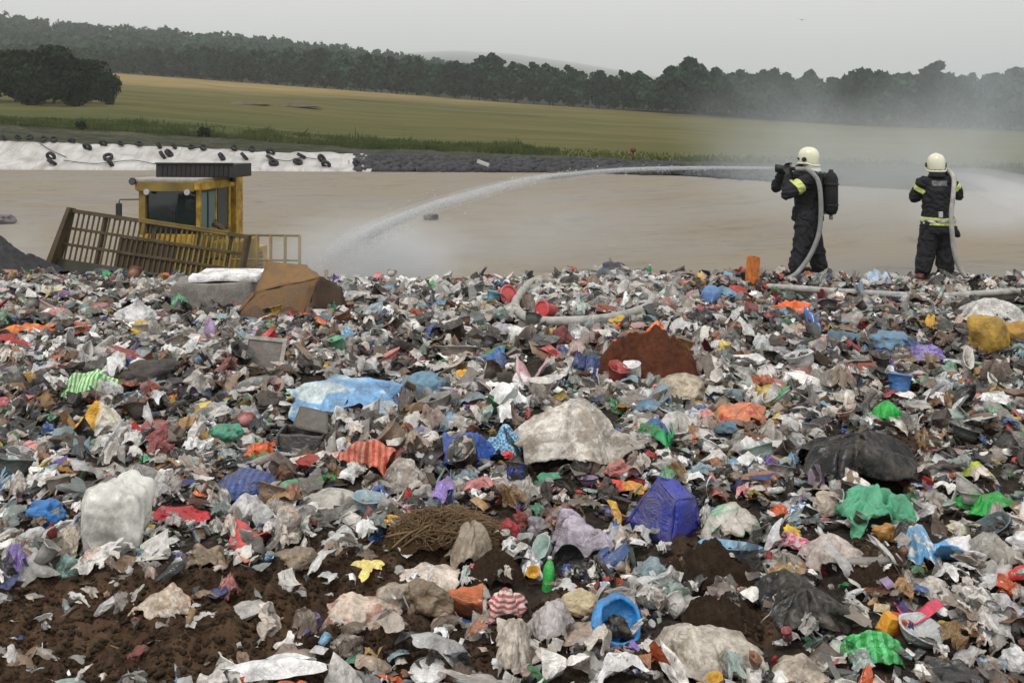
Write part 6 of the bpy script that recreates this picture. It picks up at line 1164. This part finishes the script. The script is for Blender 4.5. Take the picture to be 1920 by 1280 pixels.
for x in (-cw2-.10,):
    bm = bmesh.new(); add_tube(bm, [(x, fy-.12, R1-.04), (x, fy+.02, R1-.04)], [.075, .05], 12); wl = bmesh_obj('work_light', bm, M_drk, mc); bm = bmesh.new(); add_tube(bm, [(x, fy-.128, R1-.04), (x, fy-.121, R1-.04)], .06, 12); bmesh_obj('lens', bm, M_visor, wl)
for y_ in (fy+1.3,):
    bm = bmesh.new(); add_tube(bm, [(cw2+.14, y_, R1-.06), (cw2+.05, y_, R1-.06)], [.06, .05], 12); bmesh_obj('work_light', bm, M_drk, mc)
# mirror
bm = bmesh.new(); add_tube(bm, [(-cw2, fy+.05, zt_(370)), (-cw2-.40, fy-.05, zt_(370)), (-cw2-.42, fy-.05, zt_(378))], .014, 6); mi = bmesh_obj('mirror_arm', bm, M_rst, mc); part('mirror', [((-cw2-.42, fy-.05, zt_(392)), (.12, .05, .34))], M_drk, mi, bev=.02)
# body, engine hood, frame, wheels with cleats
eh = part('engine_hood', [((-.25, 2.3, 1.45), (1.1, 2.3, .9))], M_yel, bev=.05); part('grille', [((0.31, 2.3, 1.2+.09*k), (.02, 1.6, .04)) for k in range(7)], M_drk, eh, .003)
part('chassis', [((0, .9, .95), (1.3, 5.2, .5))], M_olv, bev=.04)
for x in (-1.25, 1.25):
    for y in (-1.15, 2.35):
        bm = bmesh.new(); pts = [(x-.5, y, .62), (x+.5, y, .62)]; add_tube(bm, pts, .5, 28); wh = bmesh_obj('wheel', bm, M_rst, mc); bm = bmesh.new()
        for k in range(16):
            for j in range(4):
                q = 2*math.pi*(k+.5*(j % 2))/16; add_box(bm, (x-.38+.25*j, y+.55*math.cos(q), .62+.55*math.sin(q)), (.12, .12, .14), Euler((q-math.pi/2, 0, 0)))
        bmesh_obj('cleats', bm, M_drk, wh); bm = bmesh.new(); add_tube(bm, [(x-.53, y, .62), (x+.53, y, .62)], .2, 16); bmesh_obj('hub', bm, M_yel, wh)
# yellow lower body seen right of the blade, walkway railing
part('side_tank', [((cw2+.42, .0, zt_(472)), (.6, 1.0, .58))], M_olv, bev=.04)
bm = bmesh.new(); rz0, rz1, rz2 = zt_(545), zt_(431), zt_(475); xs_ = [1.80, 2.08, 2.37, 2.66]
for x in xs_: add_tube(bm, [(x, -.75, rz0), (x, -.75, rz1)], .032, 8)
add_tube(bm, [(cw2+.05, -.75, rz1), (2.66, -.75, rz1)], .024, 8); add_tube(bm, [(cw2+.2, -.75, rz2), (2.66, -.75, rz2)], .018, 8); add_tube(bm, [(1.2, -.75, rz0), (1.2, -.75, rz1)], .03, 8)
bmesh_obj('railing', bm, M_olv, mc); part('walkway', [((1.75, -.3, rz0-.15), (1.9, 1.0, .06))], M_drk)
bm = bmesh.new(); add_tube(bm, spline([(cw2+.1, -.35, zt_(417)), (cw2+.25, -.4, zt_(419)), (cw2+.38, -.4, zt_(431))], 5), [.05]*11, 8); bmesh_obj('grab_handle', bm, M_rst, mc)
# blade with slatted trash screen; its own tilt and swing
bl = empty('blade', (0, 0, 0)); YB = 16.9
bl.parent = mc; MW = mc.matrix_world if False else (Matrix.Translation(mc.location) @ Matrix.Rotation(math.radians(-8), 4, 'Z'))
target = Matrix.Translation(P(298, 416, YB)) @ Matrix.Rotation(math.radians(-3), 4, 'Z') @ Matrix.Rotation(math.radians(8), 4, 'Y') @ Matrix.Rotation(math.radians(-9), 4, 'X')
bl.matrix_local = MW.inverted() @ target
px_ = YB/F; WB = 346*px_; HB_ = 100*px_                                 # blade width, screen height
def bpart(name, boxes, mat, bev=.006):
    bm = bmesh.new()
    for c, s in boxes: add_box(bm, c, s, bev=bev)
    return bmesh_obj(name, bm, mat, bl)
bpart('top_beam', [((0, 0, -.03), (WB+.06, .09, .07))], M_rst)
for k, z in enumerate((-.335, -.62)): bpart('cross_bar', [((0, 0, z), (WB, .05, .05))], M_rst)
bpart('end_plate', [((WB/2, -.02, -.75), (.06, .22, 1.5))], M_rst)
bm = bmesh.new()
for p in [(-WB/2-.02, .10), (-WB/2-.02, -.16)]: pass
vs = [(-WB/2+.0, -.12, 0.02), (-WB/2+.0, .1, .02), (-WB/2-.16, .16, -1.5), (-WB/2-.16, -.3, -1.5), (-WB/2+.06, -.12, .02), (-WB/2+.06, .1, .02), (-WB/2-.05, .16, -1.5), (-WB/2-.05, -.3, -1.5)]; vv = [bm.verts.new(v) for v in vs]
for f in [(0, 1, 2, 3), (7, 6, 5, 4), (0, 4, 5, 1), (1, 5, 6, 2), (2, 6, 7, 3), (3, 7, 4, 0)]: bm.faces.new([vv[i] for i in f])
bmesh_obj('end_plate', bm, M_rst, bl)
for x in np.arange(-WB/2+.09, WB/2-.05, .094): bpart('slat', [((float(x), .0, -.47), (.030, .02, .84))], M_olv if x > WB*.12 else M_rst, .003)
for x in (-WB*.30, -WB*.02, WB*.22, WB*.40): bpart('upright', [((x, .05, -.6), (.07, .08, 1.15))], M_rst)
bpart('mouldboard', [((-.05, .03, -1.22), (WB-.1, .12, .68))], plain('grimy_green_steel', (.075, .07, .048, 1), .75, spot=.5, scale=1.6)); bpart('centre_plate', [((.10, .045, -.74), (WB*.46, .05, .75))], plain('muddy_steel', (.075, .052, .028, 1), .85, spot=.5, scale=2)); bpart('cutting_edge', [((0, -.02, -1.6), (WB, .06, .14))], M_steel)
bpart('screen_rail', [((WB*.14, -.02, -.02), (WB*.5, .05, .075))], M_olv)
for x in (-.55, .75):
    bm = bmesh.new(); a = MW.inverted() @ (target @ Vector((x, .12, -1.25))); add_tube(bm, [a, (x*.8, -1.2, .9), (x*.8, -.4, .95)], .1, 10); bmesh_obj('push_arm', bm, M_olv, mc)

for x in (-.48, .48):
    bm = bmesh.new(); add_tube(bm, [(x, -1.0, 1.1), (x, -1.7, 1.35)], .075, 10); hc = bmesh_obj('hydraulic_cylinder', bm, M_yel, mc); bm = bmesh.new(); add_tube(bm, [(x, -1.7, 1.35), (x, -2.5, 1.62)], .04, 10); bmesh_obj('piston_rod', bm, M_silver, hc)
part('door_handle', [((cw2+.012, fy+.70, W0+.22), (.02, .12, .03))], M_drk); part('front_panel', [((0, fy+.0, W0-.12), (cw2*2-.02, .06, .24))], M_yel); part('step', [((cw2+.3, fy-.1, rz0+.25+.28*k), (.34, .22, .03)) for k in range(3)], M_drk)
for x in (-.42, .42):
    bm = bmesh.new(); add_tube(bm, [(x, fy-.13, R0+.05), (x, fy-.08, R0+.05)], [.06, .05], 10); bmesh_obj('headlight', bm, M_silver, mc)
bm = bmesh.new()
for a, b in [((-.25, fy+.2, W0-.3), (-.3, -2.3, 1.2)), ((.1, fy+.2, W0-.3), (.15, -2.3, 1.2))]: add_tube(bm, spline([a, ((a[0]+b[0])/2+.1, -1.5, 2.0), b], 8), .022, 6)
bmesh_obj('hydraulic_hose', bm, M_blk, mc); bpy.data.objects['hydraulic_hose']['kind'] = 'thing'
# dark bag on the sand and burnt mound at the far left
o = hero('bag_on_sand', 'bag', 'bag', (-24, 398, 34, 420), film('#3a2638', trans=0, dirt=.25), 'dark purple bag lying on the sand at the left edge of the picture', 'dark bag on sand'); o.name = 'plastic_bag'; o.location = sand_pt(5, 419); o.scale = (1, 1, 1); k_ = sand_pt(5, 419).y
wv = np.array([v.co for v in o.data.vertices]); mx = np.ptp(wv, axis=0); o.scale = (56/F*k_/mx[0], 30/F*k_/mx[1], 17/F*k_/mx[2])
def mound_left():
    n = 60; g = np.linspace(-1, 1, n); U, W = np.meshgrid(g, g, indexing='ij'); u, v = U.ravel(), W.ravel(); c = P(-20, 500, 15.0); wd, d = 1.05, .9
    z = .46*np.clip(1-(u*u+v*v)**.8, -.6, 1)*(1+.35*fbm(np.stack([u*2, v*2, 0*u], 1), 4, 3))+.04*np.abs(fbm(np.stack([u*9, v*9, 0*u], 1), 6, 3)); z0 = c.z-.1
    o = link('ash_heap', mesh_np('ash_heap', np.stack([u*wd, v*d, z], 1), [grid_faces(n, n)], True), earth_mat('ash', (.03, .03, .032, 1), (.06, .06, .062, 1), (.11, .108, .105, 1), 14), None, (c.x, c.y, z0)); tag(o, 'dark grey ash heap smouldering on the crest at the left edge', 'heap')
mound_left()

# ================================================================== water jets, mist, smoke
def vol_mat(name, dens, color=(.93, .95, .97), nsc=None, thr=(.3, .75), fall=False, st=(1, 1, 1), aniso=.2):
    m, t, b, o = nt(name); t.nodes.remove(b); pv = t.nodes.new('ShaderNodeVolumePrincipled'); pv.inputs['Color'].default_value = (*color, 1); pv.inputs['Anisotropy'].default_value = aniso; pv.inputs['Density'].default_value = dens
    d = None
    if nsc:
        n = noise(t, coords(t, 'Object', st), nsc, 3, .55, .4); d = ramp(t, n, [(thr[0], (0, 0, 0)), (thr[1], (1, 1, 1))]).outputs[0]
    if fall:
        gr = N(t, 'ShaderNodeTexGradient', _gradient_type='SPHERICAL'); tc = t.nodes.new('ShaderNodeTexCoord'); t.links.new(tc.outputs['Object'], gr.inputs[0]); g2 = N(t, 'ShaderNodeMath', _operation='POWER'); t.links.new(gr.outputs['Fac'], g2.inputs[0]); g2.inputs[1].default_value = 1.3
        if d is None: d = g2.outputs[0]
        else:
            mm = N(t, 'ShaderNodeMath', _operation='MULTIPLY'); t.links.new(d, mm.inputs[0]); t.links.new(g2.outputs[0], mm.inputs[1]); d = mm.outputs[0]
    if d is not None:
        mu = N(t, 'ShaderNodeMath', _operation='MULTIPLY'); t.links.new(d, mu.inputs[0]); mu.inputs[1].default_value = dens; t.links.new(mu.outputs[0], pv.inputs['Density'])
    t.links.new(pv.outputs[0], o.inputs['Volume']); return m
def jet(name, pts, rads, mat):
    bm = bmesh.new(); sp = spline(pts, 8); rr = np.interp(np.linspace(0, 1, len(sp)), np.linspace(0, 1, len(rads)), rads); add_tube(bm, sp, list(rr), 12); tag(bmesh_obj(name, bm, mat), kind='stuff')
s1 = b1+nz1+d1*.15
pj = [s1]+[P(px, py, Y) for px, py, Y in [(1300, 315, 14.5), (1150, 320, 15.1), (1000, 336, 15.8), (900, 361, 16.4), (800, 391, 17.0), (720, 425, 17.5), (650, 462, 17.9), (590, 505, 18.3)]]
def rj(mul, r0=.024, r1=.29, n=40, p=1.35): return [mul*(r0+(r1-r0)*(k/(n-1))**p)*min(1, (n-1-k)/4+.02) for k in range(n)]
jet('water_jet', pj, rj(1.0), vol_mat('jet_outer', 1.15, nsc=2.2, thr=(.15, .75), st=(.45, 1, 1)))
jet('water_jet', pj, rj(.6, .03), vol_mat('jet_middle', 2.2, nsc=3.0, thr=(.1, .7), st=(.4, 1, 1)))
jet('water_jet', pj[:8], rj(.33, .06, .40), vol_mat('jet_core', 5.0, nsc=4.0, thr=(.1, .62), st=(.35, 1, 1)))
jet('water_jet', pj[:4], rj(1.0, .022, .045), vol_mat('jet_nozzle', 26.0, nsc=6.0, thr=(.05, .5), st=(.3, 1, 1)))
s2 = b2+nz2+d2*.15
pk = [s2, s2+d2*.9+Vector((0, 0, -.10)), s2+d2*2.2+Vector((0, 0, -.36)), s2+d2*4+Vector((0, 0, -.8)), s2+d2*6+Vector((0, 0, -1.5))]
jet('water_jet', pk, rj(1.0, .03, .5, 40, .9), vol_mat('jet_two', .55, nsc=1.8, thr=(.1, .8))); jet('water_jet', pk, rj(.5, .03, .5, 40, .9), vol_mat('jet_two_core', 1.1, nsc=1.8, thr=(.1, .8)))
def drops(path, n, spread, name, t0=.05):
    r_ = np.random.default_rng(31); sp = np.array([tuple(v) for v in spline(path, 12)]); base, Fc = ico(1); Vs, Fs, k = [], [], 0
    for i in range(n):
        t_ = t0+(1-t0)*r_.random()**.7; j = t_*(len(sp)-1.001); a = sp[int(j)]*(1-j % 1)+sp[int(j)+1]*(j % 1); o_ = r_.normal(size=3)*(.012+spread*t_**1.5); o_[2] -= abs(r_.normal())*.25*spread*t_
        Vs.append(base*np.array([1.6, 1, .8])*(.003+.008*r_.random()**2)+a+o_); Fs.append(Fc+k); k += len(base)
    m, t, b, o = nt('water_drop'); b.inputs['Base Color'].default_value = (.8, .82, .84, 1); b.inputs['Roughness'].default_value = .1; b.inputs['Transmission Weight'].default_value = .6
    tag(link(name, mesh_np(name, np.concatenate(Vs), [np.concatenate(Fs)], True), m), kind='stuff')
drops(pj, 2600, .17, 'spray_drops')
def cloud(name, c, s, mat, rot=0):
    bm = bmesh.new(); bmesh.ops.create_icosphere(bm, subdivisions=3, radius=1); o = bmesh_obj(name, bm, mat); o.location = c; o.scale = s; o.rotation_euler = (0, 0, rot); tag(o, kind='stuff'); return o
cloud('mist', P(735, 500, 17.6), (1.35, 1.2, .75), vol_mat('mist_a', 3.6, nsc=1.6, thr=(.2, .75), fall=True))
cloud('mist', P(690, 480, 18.6), (2.6, 1.5, 1.1), vol_mat('mist_b', 2.5, nsc=1.3, thr=(.2, .8), fall=True))
cloud('mist', P(1000, 430, 19.5), (3.2, 1.5, 1.0), vol_mat('mist_c', .4, nsc=1.3, thr=(.25, .8), fall=True))
cloud('smoke', P(1480, 235, 33), (4.6, 3.5, 3.6), vol_mat('smoke_a', .24, (.80, .88, .93), 1.4, (.3, .8), True))
cloud('smoke', P(1850, 190, 36), (5.0, 4.0, 4.4), vol_mat('smoke_b', .28, (.80, .88, .93), 1.4, (.25, .8), True))
cloud('smoke', P(1660, 320, 25), (5.6, 2.8, 2.2), vol_mat('smoke_c', .5, (.86, .91, .95), 1.2, (.1, .8), True))
cloud('smoke', P(1900, 390, 20), (2.6, 2.0, .8), vol_mat('smoke_d', 1.0, (.92, .94, .96), 1.6, (.2, .7), True))
cloud('smoke', P(15, 470, 17.5), (1.1, .9, .8), vol_mat('smoke_e', .9, (.85, .88, .9), 1.6, (.25, .75), True))
SC.cycles.volume_step_rate = 2.0; SC.cycles.volume_max_steps = 96; SC.cycles.max_bounces = 8; SC.cycles.volume_bounces = 1; SC.cycles.transparent_max_bounces = 12
